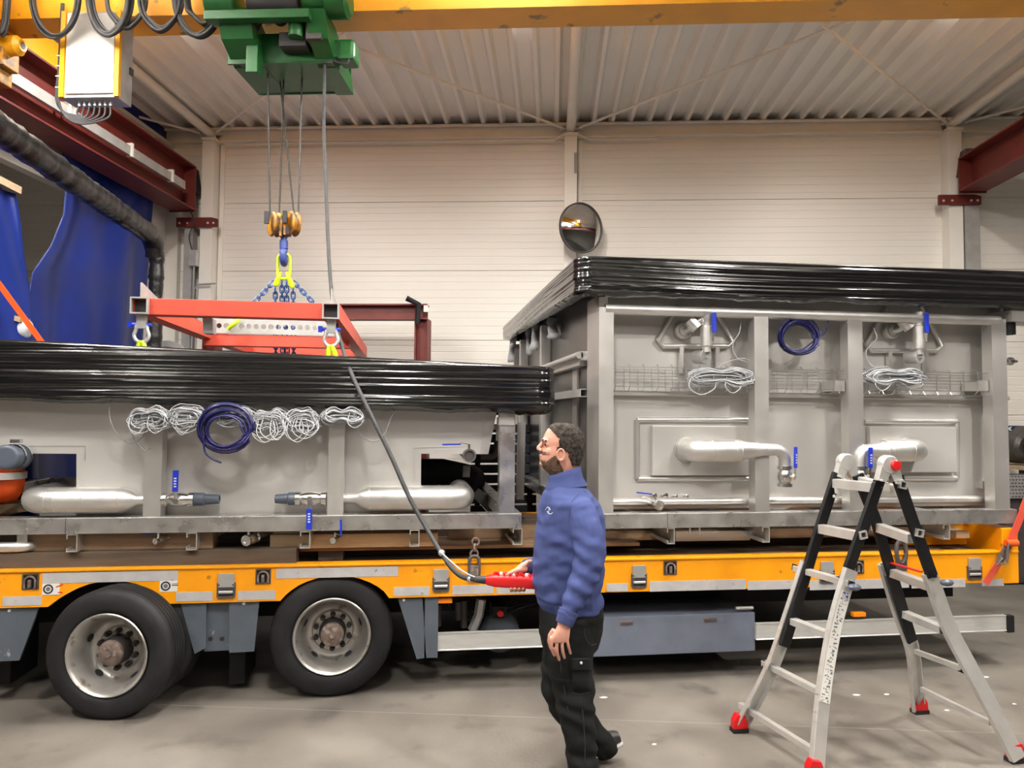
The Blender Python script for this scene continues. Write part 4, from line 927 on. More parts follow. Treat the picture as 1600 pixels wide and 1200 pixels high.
for x in (1078, 1093): c = at(x, 828, Y=YT+0.03); plain('drain_stub', lambda q: q.cyl(c+Vector((0, 0, 0.03)), c+Vector((0, 0, -0.03)), 0.007, n=8), M['steel'], tk)
ZT2 = 2.63
for (xa, xb) in ((936, 959), (1180, 1202), (1327, 1350), (1553, 1576)):
    a, b = at(xa, 650, Y=YT).x, at(xb, 650, Y=YT).x
    m = MB(); m.hollow(((a+b)/2, YT+0.055, zc1), ((a+b)/2, YT+0.055, ZT2), b-a, 0.10, 0.006, up=(0, 1, 0)); m.build('post', M['steel'], tk, bevel=0.0)
YB = 5.16
a, b = at(950, 700, Y=YB).x, at(1572, 700, Y=YB).x
m = MB(); m.box(a, b, YB, YB+0.012, zc1+0.001, 2.95); m.build('side_panel', M['panel'], tk)
for xp in (959, 1202, 1350):      # side returns of the panel bays
    pass
# top pipe resting on the posts
z0 = at(1250, 492, Y=YT+0.03).z; xa = at(945, 480, Y=YT+0.03).x; xb = at(1560, 497, Y=YT+0.03).x
plain('top_pipe', lambda q: q.cyl((xa, YT+0.03, z0), (xb, YT+0.03, z0), 0.037, n=20), M['pipe'], tk, smooth=40)
# middle rail, lower pipe
z0 = at(1100, 616, Y=YB-0.03).z
m = MB(); m.box(a, b, YB-0.05, YB, z0-0.018, z0+0.018); m.build('middle_rail', M['steel'], tk, bevel=0.006)
z1 = at(1100, 784, Y=YB-0.08).z
plain('lower_pipe', lambda q: q.cyl((a, YB-0.07, z1), (b-0.12, YB-0.07, z1), 0.030, n=18), M['pipe'], tk, smooth=40)
# inspection hatches: half-round frame strips and an inset cover
def hatch(x0, y0, x1, y1, ix0, iy0, ix1, iy1, right):
    P = lambda x, y: at(x, y, Y=YB)
    a, b, c, d = P(x0, y0), P(x1, y0), P(x1, y1), P(x0, y1)
    sides = [(a, b), (d, c)] + ([(b, c)] if right else [(a, d)]) + ([(P(1171, y0), P(1171, y1))] if not right else [])
    for p, q_ in sides: plain('hatch_trim', lambda q: q.sweep([(-0.022, -0.0), (-0.018, 0.018), (-0.006, 0.026), (0.006, 0.026), (0.018, 0.018), (0.022, 0.0)], p, q_, up=(0, -1, 0)), M['steel'], tk, smooth=50)
    e, f = P(ix0, iy0), P(ix1, iy1)
    plain('hatch_cover', lambda q: q.box(e.x, f.x, YB-0.05, YB, f.z, e.z), M['panel'], tk, bevel=0.004)
hatch(995, 656, 1176, 748, 1016, 665, 1167, 742, False)
hatch(1350, 659, 1494, 747, 1353, 667, 1488, 737, True)
# outlet pipes: elbow out of the hatch cover, reducer, elbow down, valve
def outlet(xs, sgn, xr0, xr1, xd, yv, yc=704):
    YO = 4.93; zc_ = at(xs+sgn*40, yc, Y=YO).z; X = lambda x: at(x, yc, Y=YO).x
    R = 0.11; rr_ = 0.080; x_ = X(xs)
    pts = [Vector((x_, YB-0.03, zc_)), Vector((x_, YO+R, zc_))]+[Vector((x_+sgn*(R-R*math.cos(t)), YO+R-R*math.sin(t), zc_)) for t in [math.pi/2*k/8 for k in range(1, 9)]]
    rs = [rr_]*len(pts); r2 = 0.043
    xr = X(xr0); xm = X(xr1)
    pts += [Vector((xr, YO, zc_)), Vector((xr+(xm-xr)*0.35, YO, zc_+0.002)), Vector((xm, YO, zc_+0.006))]; rs += [rr_, rr_*0.8, r2]
    xdn = X(xd); R2 = 0.075
    for k in range(0, 9):
        t = math.pi/2*k/8; pts.append(Vector((xdn-sgn*R2+sgn*R2*math.sin(t), YO, zc_+0.006-R2+R2*math.cos(t)))); rs.append(r2)
    zv = at(xd, yv, Y=YO).z
    pts.append(Vector((xdn, YO, zv+0.05))); rs.append(r2)
    mm = MB(); mm.tube(pts, rs, 24); pp = mm.build('outlet_pipe', M['pipe'], tk, smooth=50)
    for xx, ra in ((x_+sgn*R, rr_), (xr-sgn*0.02, rr_), (xr+sgn*0.02, rr_*0.98), (xm, r2)):
        plain('weld_ring', lambda q: q.lathe((xx, YO, zc_+(0.006 if ra == r2 else 0)), (1, 0, 0), [(ra+0.0004, -0.005), (ra+0.003, 0), (ra+0.0004, 0.005)], 24), M['pipe'], pp, smooth=50)
    plain('elbow_collar', lambda q: q.lathe((x_, YB-0.06, zc_), (0, -1, 0), [(rr_, 0), (rr_+0.012, 0.004), (rr_+0.010, 0.012), (rr_, 0.014)], 24), M['steel'], pp, smooth=40)
    valve(tk, (xdn, YO, zv), (0, 0, 1), r=0.046, handle=(0.55*sgn if sgn > 0 else 0.3, -0.8, 0), hdir=(0.02, 0, 1), L=0.15, hl=0.21)
outlet(1087, 1, 1150, 1192, 1226, 744); outlet(1442, -1, 1385, 1358, 1344, 744)
# top fittings: triangular bracket, inlet valve
def top_fitting(xl, xr, yb, xv, yb2, variant):
    Y = YB-0.03; P = lambda x, y: at(x, y, Y=Y)
    tri = [P(xl+32, 478), P(xl, yb-8), P(xl+8, yb), P(xr-8, yb), P(xr, yb-8), P(xr-32, 478)]
    plain('triangle_bracket', lambda q: q.tube(tri, 0.020, 10), M['steel'], tk, smooth=40)
    for x in (xl+36, xr-26): p, q_ = P(x, yb), P(x, yb+42); plain('bracket_leg', lambda q: q.bar(p, q_, 0.03, 0.035, up=(0, 1, 0)), M['steel'], tk)
    c = P(xl+39, 517); plain('inlet_flange', lambda q: q.lathe(c, (0, -1, 0), [(0.0, -0.02), (0.062, -0.02), (0.062, 0.02), (0.05, 0.026), (0.05, 0.016), (0.036, 0.016), (0.036, 0.03), (0.024, 0.034), (0.0, 0.034)], 24), M['pipe'], tk, smooth=35)
    Yv = 4.97
    e = at(xv-26, 512, Y=Yv+0.08); plain('inlet_pipe', lambda q: q.tube(spline([c, c+Vector((0.03, -0.06, 0.01)), at(xv-24, 508, Y=Yv+0.07), at(xv-12, 503, Y=Yv+0.02), at(xv-6, 500, Y=Yv)], 6), 0.026, 14), M['pipe'], tk, smooth=60)
    plain('tee_fitting', lambda q: q.cyl(at(xv-26, 500, Y=Yv+0.05), at(xv-14, 513, Y=Yv+0.03), 0.046, n=8), M['pipe'], tk, smooth=30)
    zt = at(xv, 492, Y=Yv).z; zb = at(xv, yb2, Y=Yv).z; xx = at(xv, 520, Y=Yv).x
    plain('valve_riser', lambda q: q.lathe((xx, Yv, zt+0.02), (0, 0, -1), [(0.030, 0), (0.040, 0.0), (0.042, 0.05), (0.036, 0.06), (0.036, 0.10), (0.044, 0.11), (0.044, zt-zb-0.01), (0.03, zt-zb), (0.03, zt-zb+0.035), (0.0, zt-zb+0.035)], 20), M['pipe'], tk, smooth=35)
    hx = at(xv+12, 510, Y=Yv-0.06)
    lv = plain('lever', lambda q: q.box(hx.x-0.015, hx.x+0.015, Yv-0.066, Yv-0.054, at(xv, 521, Y=Yv).z, at(xv, 490, Y=Yv).z), M['blueh'], tk, bevel=0.004, label='blue lever of the top inlet valve')
    plain('lever_arm', lambda q: q.bar((hx.x, Yv-0.05, at(xv, 521, Y=Yv).z), (xx+0.03, Yv-0.03, at(xv, 534, Y=Yv).z), 0.02, 0.006), M['brushed'], tk)
    c2 = at(xv-9, 558, Y=Yv+0.05); d = Vector((0.30, -1, -0.06)).normalized()
    plain('sensor_cap', lambda q: q.lathe(c2+d*-0.05, d, [(0.0, 0), (0.050, 0), (0.052, 0.10), (0.048, 0.108), (0.010, 0.108), (0.008, 0.125), (0, 0.125)], 22), M['greylight'], tk, smooth=35)
top_fitting(1028, 1146, 541, 1104, 547, 0); top_fitting(1353, 1472, 548, 1436, 551, 1)
# wire cable basket
def basket(xa, xb):
    P = lambda x, y, Y: at(x, y, Y=Y); m = MB()
    zt = at(1100, 571, Y=5.0).z; zb = zt-0.19; X0 = at(xa, 590, Y=5.0).x; X1 = at(xb, 590, Y=5.0).x
    for (Y, z) in ((4.985, zt-0.02), (4.985, zt-0.085), (4.985, zb+0.03), (5.04, zb), (5.10, zb), (5.13, zt-0.03), (5.13, zt-0.1)): m.cyl((X0, Y, z), (X1, Y, z), 0.0032, n=5)
    n = max(2, int((X1-X0)/0.105))
    for k in range(n+1):
        x = X0+(X1-X0)*k/n
        m.tube([(x, 5.015, zt), (x, 4.983, zt-0.012), (x, 4.983, zb+0.03), (x, 5.02, zb), (x, 5.11, zb), (x, 5.132, zb+0.03), (x, 5.132, zt-0.02)], 0.003, 5)
    m.build('cable_basket', M['wire'], tk)
for xa, xb in ((961, 1178), (1203, 1325), (1352, 1546)): basket(xa, xb)
for x in (1318, 1543):
    a = at(x, 605, Y=4.97); plain('basket_bracket', lambda q: q.box(a.x-0.07, a.x+0.01, 4.97, 5.15, a.z-0.03, a.z+0.05), M['steel'], tk)
# low drain valve cluster
p = at(1031, 790, Y=4.95)
mm = MB(); mm.lathe(p, (-0.25, 1, 0.1), [(0.02, 0.01), (0.024, 0), (0.036, 0), (0.036, 0.03), (0.03, 0.035), (0.036, 0.06), (0.03, 0.09), (0.03, 0.2)], 18); dv = mm.build('drain_valve', M['brushed'], tk, smooth=35)
q0 = at(1018, 772, Y=4.98); plain('lever', lambda q: q.bar(q0, at(995, 769.5, Y=4.98), 0.018, 0.008), M['blueh'], dv)
plain('stem', lambda q: q.bar(q0, p+Vector((0, 0.04, 0.02)), 0.012, 0.008), M['brushed'], dv)
for (x, y, r_) in ((1020, 774, 0.020), (1037, 774, 0.022), (1053, 775, 0.014), (1070, 774.5, 0.014)):
    c = at(x, y, Y=YB-0.02); plain('test_cock', lambda q: q.lathe(c, (0.2, -1, 0), [(r_*0.6, -0.02), (r_*0.6, 0.01), (r_, 0.012), (r_, 0.03), (r_*0.5, 0.034), (0, 0.034)], 12), M['brushed'], tk, smooth=35)
# end face (left end): corner plate, smoked panel, posts and tubes
XE = x0
plain('corner_plate', lambda q: q.box(XE, XE+0.02, YT+0.1, 5.29, zc1, 2.72), M['steel'], tk)
m = MB(); m.box(XE+0.05, XE+0.06, 5.29, 8.85, zc1, 2.85); m.build('end_panel', M['darkpanel'], tk)
for (Y, w) in ((6.95, 0.09), (8.3, 0.09), (8.82, 0.09)): plain('end_post', lambda q: q.box(XE-0.05, XE+0.04, Y, Y+w, zc1, 2.75), M['steel'], tk, bevel=0.004)
for (ya, yb, xp, zref, r_) in ((5.25, 6.9, 912, 553, 0.026),):
    zz = at(905, 555, X=XE-0.06).z
    plain('end_tube', lambda q: q.cyl((XE-0.06, 5.28, zz), (XE-0.06, 6.9, zz), 0.028, n=16), M['pipe'], tk, smooth=40)
    plain('tube_block', lambda q: q.box(XE-0.05, XE+0.05, 5.28, 5.36, zz-0.04, zz+0.03), M['steel'], tk, bevel=0.004)
    plain('end_bar', lambda q: q.box(XE-0.04, XE+0.02, 5.36, 6.95, zz-0.07, zz-0.03), M['steel'], tk)
zz = at(911, 614, X=XE-0.02).z
plain('end_rail', lambda q: q.hollow((XE-0.02, 5.30, zz), (XE-0.02, 8.8, zz), 0.06, 0.06, 0.005), M['steel'], tk)
plain('end_clamp', lambda q: q.box(XE-0.05, XE+0.03, 6.4, 6.55, at(858, 755, X=XE-0.02).z-0.03, at(858, 755, X=XE-0.02).z+0.05), M['steel'], tk)
plain('end_strip', lambda q: q.box(XE+0.03, XE+0.048, 5.75, 5.92, zc1, 2.3), M['steel'], tk)
# right end fittings
a = at(1579, 484, Y=YT-0.02); b = at(1640, 504, Y=YT-0.02)
plain('lifting_plate', lambda q: q.box(a.x, b.x, YT-0.03, YT+0.2, b.z, a.z), M['steel'], tk)
c = at(1574, 514, Y=5.0); plain('rubber_buffer', lambda q: q.cyl(c+Vector((0, 0, 0.05)), c+Vector((0, 0, -0.045)), 0.055, n=20), M['chassis'], tk, smooth=40)
c = at(1578, 564.5, Y=5.1); plain('side_nozzle', lambda q: q.lathe(c+Vector((-0.06, 0, 0)), (1, 0, 0), [(0.02, 0), (0.02, 0.04), (0.032, 0.045), (0.032, 0.075), (0.012, 0.08), (0.012, 0.12), (0, 0.12)], 14), M['brushed'], tk, smooth=35)
a = at(1545, 757, Y=YB-0.03); plain('angle_clip', lambda q: q.box(a.x-0.08, a.x+0.06, YB-0.06, YB, a.z-0.03, a.z+0.03), M['steel'], tk)
# torn clear film strips hanging from the left end of the wrap
def strip(pts, w, lab):
    P = [at(x, y, Y=Y) for x, y, Y in pts]; P = spline(P, 5); mm = MB(); vs = []
    for i, p in enumerate(P):
        ww = w*(0.7+0.5*abs(noise.noise(Vector((i*0.6, w*90, 2))))); vs += [p+Vector((-ww/2, 0.03*math.sin(i*0.9), 0)), p+Vector((ww/2, -0.03*math.sin(i*0.9), 0))]
    mm.add(vs, [(2*i, 2*i+1, 2*i+3, 2*i+2) for i in range(len(P)-1)]); o = mm.build('film_strip', M['clearfilm'], smooth=180)
    sm = o.modifiers.new('thickness', 'SOLIDIFY'); sm.thickness = 0.002
    tag(o, lab, 'film strip', 'torn film strips under the right wrap'); return o
strip([(862, 494, 6.6), (863, 510, 6.55), (866, 530, 6.55)], 0.12, 'broad torn clear film strip hanging beside the end post of the right tank')
strip([(835, 500, 7.3), (836, 520, 7.25), (834, 548, 7.25)], 0.09, 'long torn clear film strip hanging left of the end post')
strip([(824, 510, 7.9), (826, 530, 7.85), (827, 556, 7.85)], 0.08, 'narrow torn clear film strip hanging between the two end posts')
strip([(803, 525, 8.7), (800, 545, 8.65), (798, 566, 8.65)], 0.10, 'torn clear film strip at the far back corner of the right wrap')
strip([(900, 468, 5.6), (880, 480, 6.0), (862, 492, 6.5)], 0.08, 'loose clear film edge along the underside of the right wrap')
# ================================================================== CABLE COILS
def coil_round(name, label, cx, cy, rx, ry, Y, turns, rc, mt, seed, spread=0.35, tail=None, tie=True, group=None):
    rnd = random.Random(seed); c = at(cx, cy, Y=Y); k = (c-CAMP).length/FPX
    pts = []
    for t in range(turns):
        a = rnd.uniform(1-spread, 1.0); ox, oz = rnd.uniform(-3, 3)*k, rnd.uniform(-3, 3)*k; oy = rnd.uniform(-0.035, 0.03); ph = rnd.uniform(-0.2, 0.2)
        for q in range(22):
            w = 2*math.pi*q/22+ph*0
            pts.append(c+Vector((ox+rx*k*a*math.cos(w), oy+0.012*math.sin(w*2+ph), oz+ry*k*a*math.sin(w)-(1-a)*ry*k*0.5)))
    pts = spline(pts[::2], 2)
    m = MB(); m.tube(pts, rc, 6)
    t = thing(name, label, 'cable coil', c, group)
    m.build('windings', M[mt], t, smooth=90)
    if tail: plain('loose_end', lambda q: q.tube(spline([at(x, y, Y=Y-0.02) for x, y in tail], 6), rc, 6), M[mt], t, smooth=90)
    if tie:
        b = at(cx+rx*0.62, cy+ry*0.70, Y=Y); plain('tie', lambda q: q.lathe(b, Vector((1, 0, 0.9)), [(0.028, -0.006), (0.032, -0.006), (0.032, 0.006), (0.028, 0.006)], 10, closed=True), M['ink'], t)
    return t
def coil_bundle(name, label, x0, x1, cy, h, Y, turns, rc, seed, mt='cablewhite', tails=2, group=None, pinch=0.55):
    """hank of cable: flat figure-of-eight loops pinched in the middle"""
    turns = int(turns*1.7); rc *= 0.78; rnd = random.Random(seed); c = at((x0+x1)/2, cy, Y=Y); k = (c-CAMP).length/FPX; w = (x1-x0)/2*k; hh = h/2*k
    t = thing(name, label, 'cable coil', c, group); px = rnd.uniform(-0.15, 0.15)
    for part, cnt, mm_ in (('windings', turns, mt), ('inner_windings', turns//2, 'cablegrey')):
        pts = []; prm = [(rnd.uniform(0.6, 1.0), rnd.uniform(0.35, 1.0), rnd.uniform(-0.5, 0.3)*hh, rnd.uniform(-0.04, 0.04), rnd.uniform(-0.12, 0.12)*w, rnd.uniform(-0.3, 0.3)) for _ in range(cnt+1)]
        for n in range(cnt):
            for q in range(16):
                f_ = q/16; A_ = [prm[n][k_]+(prm[n+1][k_]-prm[n][k_])*f_ for k_ in range(6)]; s = 2*math.pi*f_
                x = math.cos(s)*A_[0]*w+A_[4]; f = 1-pinch*math.exp(-((x/w-px)/0.25)**2)
                pts.append(c+Vector((x, A_[3]+0.02*math.sin(s+n), (math.sin(s)*A_[1]*hh*0.8+A_[2]+A_[5]*x*0.25)*f-0.12*hh*(x/w)**2)))
        m = MB(); m.tube(spline(pts, 2), rc, 5); m.build(part, M[mm_], t, smooth=90)
    for n in range(tails):
        ww = rnd.uniform(16, 36); xx = rnd.uniform(x0-4, x1-ww); dy = h*rnd.uniform(0.45, 0.85); pts = [at(xx, cy-4, Y=Y-0.03), at(xx-ww*0.15, cy+dy*0.6, Y=Y-0.05), at(xx+ww*0.4, cy+dy, Y=Y-0.045), at(xx+ww, cy+dy*0.6, Y=Y-0.04), at(xx+ww*0.9, cy-2, Y=Y-0.02)]
        plain('loose_end', lambda q: q.tube(spline(pts, 7), rc, 5), M[mt], t, smooth=90)
    return t
G = 'cable hanks under the left film'
coil_bundle('cable_hank', 'white cable hank leftmost under the film of the left tank', 205, 264, 651, 40, 4.84, 20, 0.0046, 1, group=G, tails=5)
coil_bundle('cable_hank', 'white cable hank between the leftmost hank and the violet coil', 268, 318, 649, 36, 4.84, 16, 0.0046, 2, group=G, pinch=0.2, tails=4)
coil_bundle('cable_hank', 'white cable hank just right of the violet coil', 392, 452, 656, 44, 4.84, 18, 0.0046, 3, group=G, tails=5)
coil_bundle('cable_hank', 'white cable hank behind the violet coil', 340, 400, 650, 36, 4.87, 12, 0.0046, 13, group=G, tails=1)
coil_bundle('cable_hank', 'white cable hank with round loops second from the right', 448, 500, 655, 44, 4.85, 16, 0.0046, 4, group=G, pinch=0.25, tails=5)
coil_bundle('cable_hank', 'grey white cable hank rightmost under the left film near the hanging cable', 502, 566, 649, 34, 4.86, 18, 0.0046, 5, 'cablewhite', 1, G)
coil_round('violet_cable_coil', 'dark violet cable coil hanging in the middle of the left tank', 353, 667, 41, 36, 4.80, 15, 0.0062, 'purple', 21, 0.38, [(318, 680), (320, 705), (332, 717), (346, 723)])
for pts, lab in (([(171, 630), (172, 655), (184, 680), (205, 692), (222, 684), (228, 670)], 'thin grey cable looping down left of the white hanks'), ([(205, 672), (212, 690), (226, 704), (236, 700)], 'short grey cable loop below the leftmost hank'), ([(556, 668), (566, 682), (584, 690), (600, 680), (610, 655), (618, 640)], 'thin grey cable loop right of the hanging control cable')):
    P = spline([at(x, y, Y=4.9) for x, y in pts], 7); m = MB(); m.tube(P, 0.004, 6); tag(m.build('thin_cable', M['cablegrey'], smooth=90), lab, 'cable')
coil_round('violet_cable_coil', 'dark violet cable coil hanging at the top of the right tank', 1246, 523, 33, 28, 4.99, 14, 0.0062, 'purple', 33, 0.3, [(1278, 527), (1288, 520), (1294, 505), (1294, 497)], tie=False)
coil_bundle('cable_hank', 'white cable hank lying in the wire basket left of the first inner post', 1074, 1176, 588, 34, 4.96, 20, 0.0048, 41, tails=2)
coil_bundle('cable_hank', 'white cable hank lying in the wire basket right of the second inner post', 1351, 1440, 588, 28, 4.97, 22, 0.0048, 42, tails=1)
for pts, lab in (([(1158, 500), (1155, 520), (1146, 535), (1146, 550), (1156, 562), (1172, 566), (1160, 560), (1130, 568), (1122, 576)], 'thin white cable from the left top fitting into the basket'), ([(1365, 512), (1370, 528), (1360, 540), (1353, 550), (1358, 568), (1374, 580), (1376, 592)], 'thin white cable from the right top fitting into the basket')):
    P = spline([at(x, y, Y=5.02) for x, y in pts], 7); m = MB(); m.tube(P, 0.0045, 6); tag(m.build('thin_cable', M['cablewhite'], smooth=90), lab, 'cable')

# ================================================================== LIFTING FRAME AND CHAINS
lf = thing('lifting_frame', 'red steel lifting spreader frame with grey tube ends hanging in chains', 'lifting frame', (-1.1, 6.5, 2.4))
zf = at(222, 479, Y=5.0).z; w = 0.108
xa, xb = at(222, 480, Y=5.0).x, at(518, 487, Y=5.0).x
for x in (xa, xb):
    m = MB(); m.hollow((x, 4.97, zf), (x, 8.15, zf), w, w, 0.009); m.build('long_tube', M['salmon'], lf)
    plain('tube_end', lambda q: q.hollow((x, 4.94, zf), (x, 4.972, zf), w+0.002, w+0.002, 0.010), M['greylight'], lf)
    plain('tube_shade', lambda q: q.box(x-w/2+0.012, x+w/2-0.012, 5.0, 5.004, zf-w/2+0.012, zf+w/2-0.012), M['ink'], lf)  # black plate stands for the shade inside the tube
    plain('upright_plate', lambda q: q.prism([(0, 0), (0.55, 0), (0.02, 0.10), (0, 0.10)], None, (x-0.004, 4.97, zf+w/2), (0, 1, 0), (0, 0, 1), (0.008, 0, 0)), M['greylight'], lf)
    plain('lug', lambda q: q.box(x-0.03, x+0.03, 4.99, 5.02, zf-w/2-0.09, zf-w/2), M['greylight'], lf)
plain('cross_tube', lambda q: q.box(xa+w/2, xb-w/2, 4.98, 5.09, zf-w/2, zf+w/2), M['salmon'], lf, bevel=0.004)
zx = at(440, 533, Y=6.45).z
plain('cross_tube', lambda q: q.box(xa-0.0, xb+0.0, 6.45, 6.55, zx-0.05, zx+0.05), M['salmon'], lf, bevel=0.004)
plain('cross_tube', lambda q: q.box(xa, xb, 8.05, 8.15, zf-w/2, zf+w/2), M['salmon'], lf, bevel=0.004)
# perforated plate above the middle tube
za, zb_ = at(440, 501, Y=6.5).z, at(440, 524, Y=6.5).z
X0, X1 = xa+0.06, xb-0.05; holes = []
n = 17
for k in range(n):
    cx = X0+0.06+(X1-X0-0.12)*k/(n-1); cz = (za+zb_)/2
    holes.append([(cx+0.022*math.cos(2*math.pi*q/12), cz+0.022*math.sin(2*math.pi*q/12)) for q in range(12)])
m = MB(); m.prism([(X0, zb_), (X1, zb_), (X1, za), (X0, za)], holes, (0, 6.44, 0), (1, 0, 0), (0, 0, 1), (0, 0.012, 0)); m.build('perforated_plate', M['greylight'], lf)
p = at(326, 505, Y=5.12); plain('hanger_plate', lambda q: q.box(p.x-0.03, p.x+0.03, 5.1, 5.2, p.z-0.07, p.z+0.03), M['greylight'], lf)
# diagonal stay between front tube and middle
# shackles and round slings at the two front corners
for i, (x, sx, sy, pts) in enumerate(((xa, 228, 512, [(225, 521), (222, 530), (226, 548), (228, 575)]), (xb, 521, 522, [(518, 533), (516, 545), (519, 560), (520, 585)]))):
    sh = thing('bow_shackle', ['white bow shackle with blue pin at the left end of the lifting frame', 'white bow shackle with blue pin at the right end of the lifting frame'][i], 'shackle', (x, 5.0, zf-0.2), 'shackles under the lifting frame')
    zz = zf-w/2-0.075; c = Vector((x, 5.005, zz-0.06))
    plain('bow', lambda q: q.tube([c+Vector((-0.034, 0, 0.07)), c+Vector((-0.034, 0, 0.04))]+arc(c, (1, 0, 0), (0, 0, 1), 0.046, math.pi*0.85, math.pi*2.15, 14)+[c+Vector((0.034, 0, 0.04)), c+Vector((0.034, 0, 0.07))], 0.013, 8), M['shackle'], sh, smooth=60)
    plain('pin', lambda q: q.cyl((x-0.07, 5.005, zz+0.01), (x+0.06, 5.005, zz+0.01), 0.013, n=8), M['blueh'], sh, smooth=40)
    plain('pin_head', lambda q: q.box(x-0.085, x-0.06, 4.99, 5.02, zz-0.01, zz+0.03), M['blueh'], sh)
    sl = thing('round_sling', ['lime yellow lifting sling at the left end of the lifting frame', 'lime yellow lifting sling at the right end of the lifting frame'][i], 'sling', c, 'lime slings under the lifting frame')
    for s in (-1, 1):
        P = spline([c+Vector((0, 0, -0.04)), c+Vector((0.014*s, -0.0, -0.06)), c+Vector((0.026*s+0.01, 0.0, -0.12)), c+Vector((0.032*s+0.016, 0.06, -0.20)), c+Vector((0.032*s+0.02, 0.2, -0.30))], 6)
        mm = MB(); mm.tube(P, 0.017, 8); mm.build('sling_strand', M['lime'], sl, smooth=60)
g = thing('chain_hook', 'small lime chain hook resting on the perforated plate', 'hook', at(368, 506, Y=6.38))
plain('hook_body', lambda q: q.tube(spline([at(374, 497, Y=6.4), at(369, 504, Y=6.38), at(362, 509, Y=6.38), at(357, 514, Y=6.4)], 5), [0.014]*8+[0.02]*8, 8) if False else q.tube(spline([at(374, 497, Y=6.4), at(369, 504, Y=6.38), at(362, 509, Y=6.38), at(357, 514, Y=6.4)], 5), 0.017, 8), M['lime'], g, smooth=60)
# chain sling: master link, connectors and six chain strands
ch = thing('chain_sling', 'blue chain sling with a lime yellow master link below the crane hook', 'chain', at(443, 420, Y=HY))
c = at(443.5, 416, Y=HY); R, Ls = 0.052, 0.062
plain('master_link', lambda q: q.tube(arc(c+Vector((0, 0, Ls)), (1, 0, 0), (0, 0, 1), R, 0, math.pi, 10)+arc(c-Vector((0, 0, Ls)), (1, 0, 0), (0, 0, 1), R, math.pi, 2*math.pi, 10), 0.012, 8, closed=True), M['lime'], ch, smooth=60)
for (xs, ys, xe_, ye) in ((439, 426, 430, 447), (448, 426, 458, 450)):
    p, q_ = at(xs, ys, Y=HY), at(xe_, ye, Y=HY)
    plain('connector', lambda q: q.tube(spline([p, (p*2+q_)/3+Vector((0, -0.02, 0)), (p+q_*2)/3, q_], 4), [0.010, 0.012, 0.013, 0.014, 0.016, 0.018, 0.02, 0.022, 0.024, 0.025, 0.024, 0.022, 0.016], 8), M['lime'], ch, smooth=60)
def chain(p, q_, name='chain_strand'):
    p, q_ = V(p), V(q_); d = q_-p; L = d.length; d.normalize(); m = MB(); _, a, b = m.frame(d); n = max(2, int(L/0.043))
    for k in range(n):
        cc = p+d*(L*(k+0.5)/n); e = a if k % 2 else b; h = 0.019; rr_ = 0.016
        m.tube(arc(cc+d*h, e, d, rr_, 0, math.pi, 5)+arc(cc-d*h, e, d, rr_, math.pi, 2*math.pi, 5), 0.0062, 5, closed=True)
    return m.build(name, M['chain'], ch, smooth=60)
chain(at(427, 441, Y=HY), at(392, 478, Y=HY-0.05)); chain(at(459, 441, Y=HY), at(494, 478, Y=HY-0.05))
for x in (430, 440.5, 448, 458): chain(at(x, 440 if 435 < x < 455 else 450, Y=6.62), at(x+1, 560, Y=6.62))

# ================================================================== PENDANT CONTROL
pd = thing('crane_pendant', 'red hand-held crane pendant control with its long hanging cable', 'remote control', at(800, 908, Y=3.78))
PY = 3.78
cpts = [at(508, -40, Y=6.35), at(510, 10, Y=6.3), at(508.5, 60, Y=6.25), at(507, 130, Y=6.15), at(506, 190, Y=6.05), at(508, 260, Y=5.92), at(511, 340, Y=5.75), at(515, 420, Y=5.55), at(522, 490, Y=5.3), at(534, 540, Y=5.0), at(552, 590, Y=4.78), at(583, 655, Y=4.6), at(612, 715, Y=4.5), at(640, 778, Y=4.4), at(668, 828, Y=4.3), at(692, 868, Y=4.15), at(708, 890, Y=4.05), at(727, 903, Y=3.92), at(758, 906, Y=PY)]
plain('pendant_cable', lambda q: q.tube(spline(cpts, 10), 0.0135, 10), M['rubber'], pd, smooth=90)
P = spline([at(690, 864, Y=4.14), at(704, 877, Y=4.02), at(722, 892, Y=3.92), at(742, 902, Y=3.84), at(758, 904, Y=PY)], 8)
plain('strain_wire', lambda q: q.tube(P, 0.005, 6), M['cablegrey'], pd, smooth=90)
for x, y, Y in ((690, 864, 4.15), (735, 905, 3.88)):
    c = at(x, y, Y=Y); plain('cable_clip', lambda q: q.sphere(c, 0.019, 10, 8), M['greylight'], pd, smooth=60)
a, b = at(757, 906, Y=PY), at(852, 911, Y=PY); d = (b-a).normalized(); up = Vector((0, 0, 1)); up = (up-d*up.dot(d)).normalized(); sd = d.cross(up)
def pbody(q):
    prof = [(0.0, 0.018, 0.016), (0.015, 0.026, 0.024), (0.05, 0.034, 0.030), (0.10, 0.036, 0.032), (0.2, 0.035, 0.032), (0.31, 0.035, 0.032), (0.33, 0.028, 0.025)]
    vs = []
    for (t, w_, h_) in prof:
        cc = a+d*t
        for k in range(16):
            s = 2*math.pi*k/16; cx, sx = math.cos(s), math.sin(s); e = 0.5
            vs.append(cc+sd*(w_*math.copysign(abs(cx)**e, cx))+up*(h_*math.copysign(abs(sx)**e, sx)))
    n = len(prof); fs = [(i*16+k, i*16+(k+1) % 16, (i+1)*16+(k+1) % 16, (i+1)*16+k) for i in range(n-1) for k in range(16)]
    q.add(vs, fs+[tuple(range(16))[::-1], tuple(range((n-1)*16, n*16))])
pb = plain('pendant_housing', pbody, M['red'], pd, smooth=40)
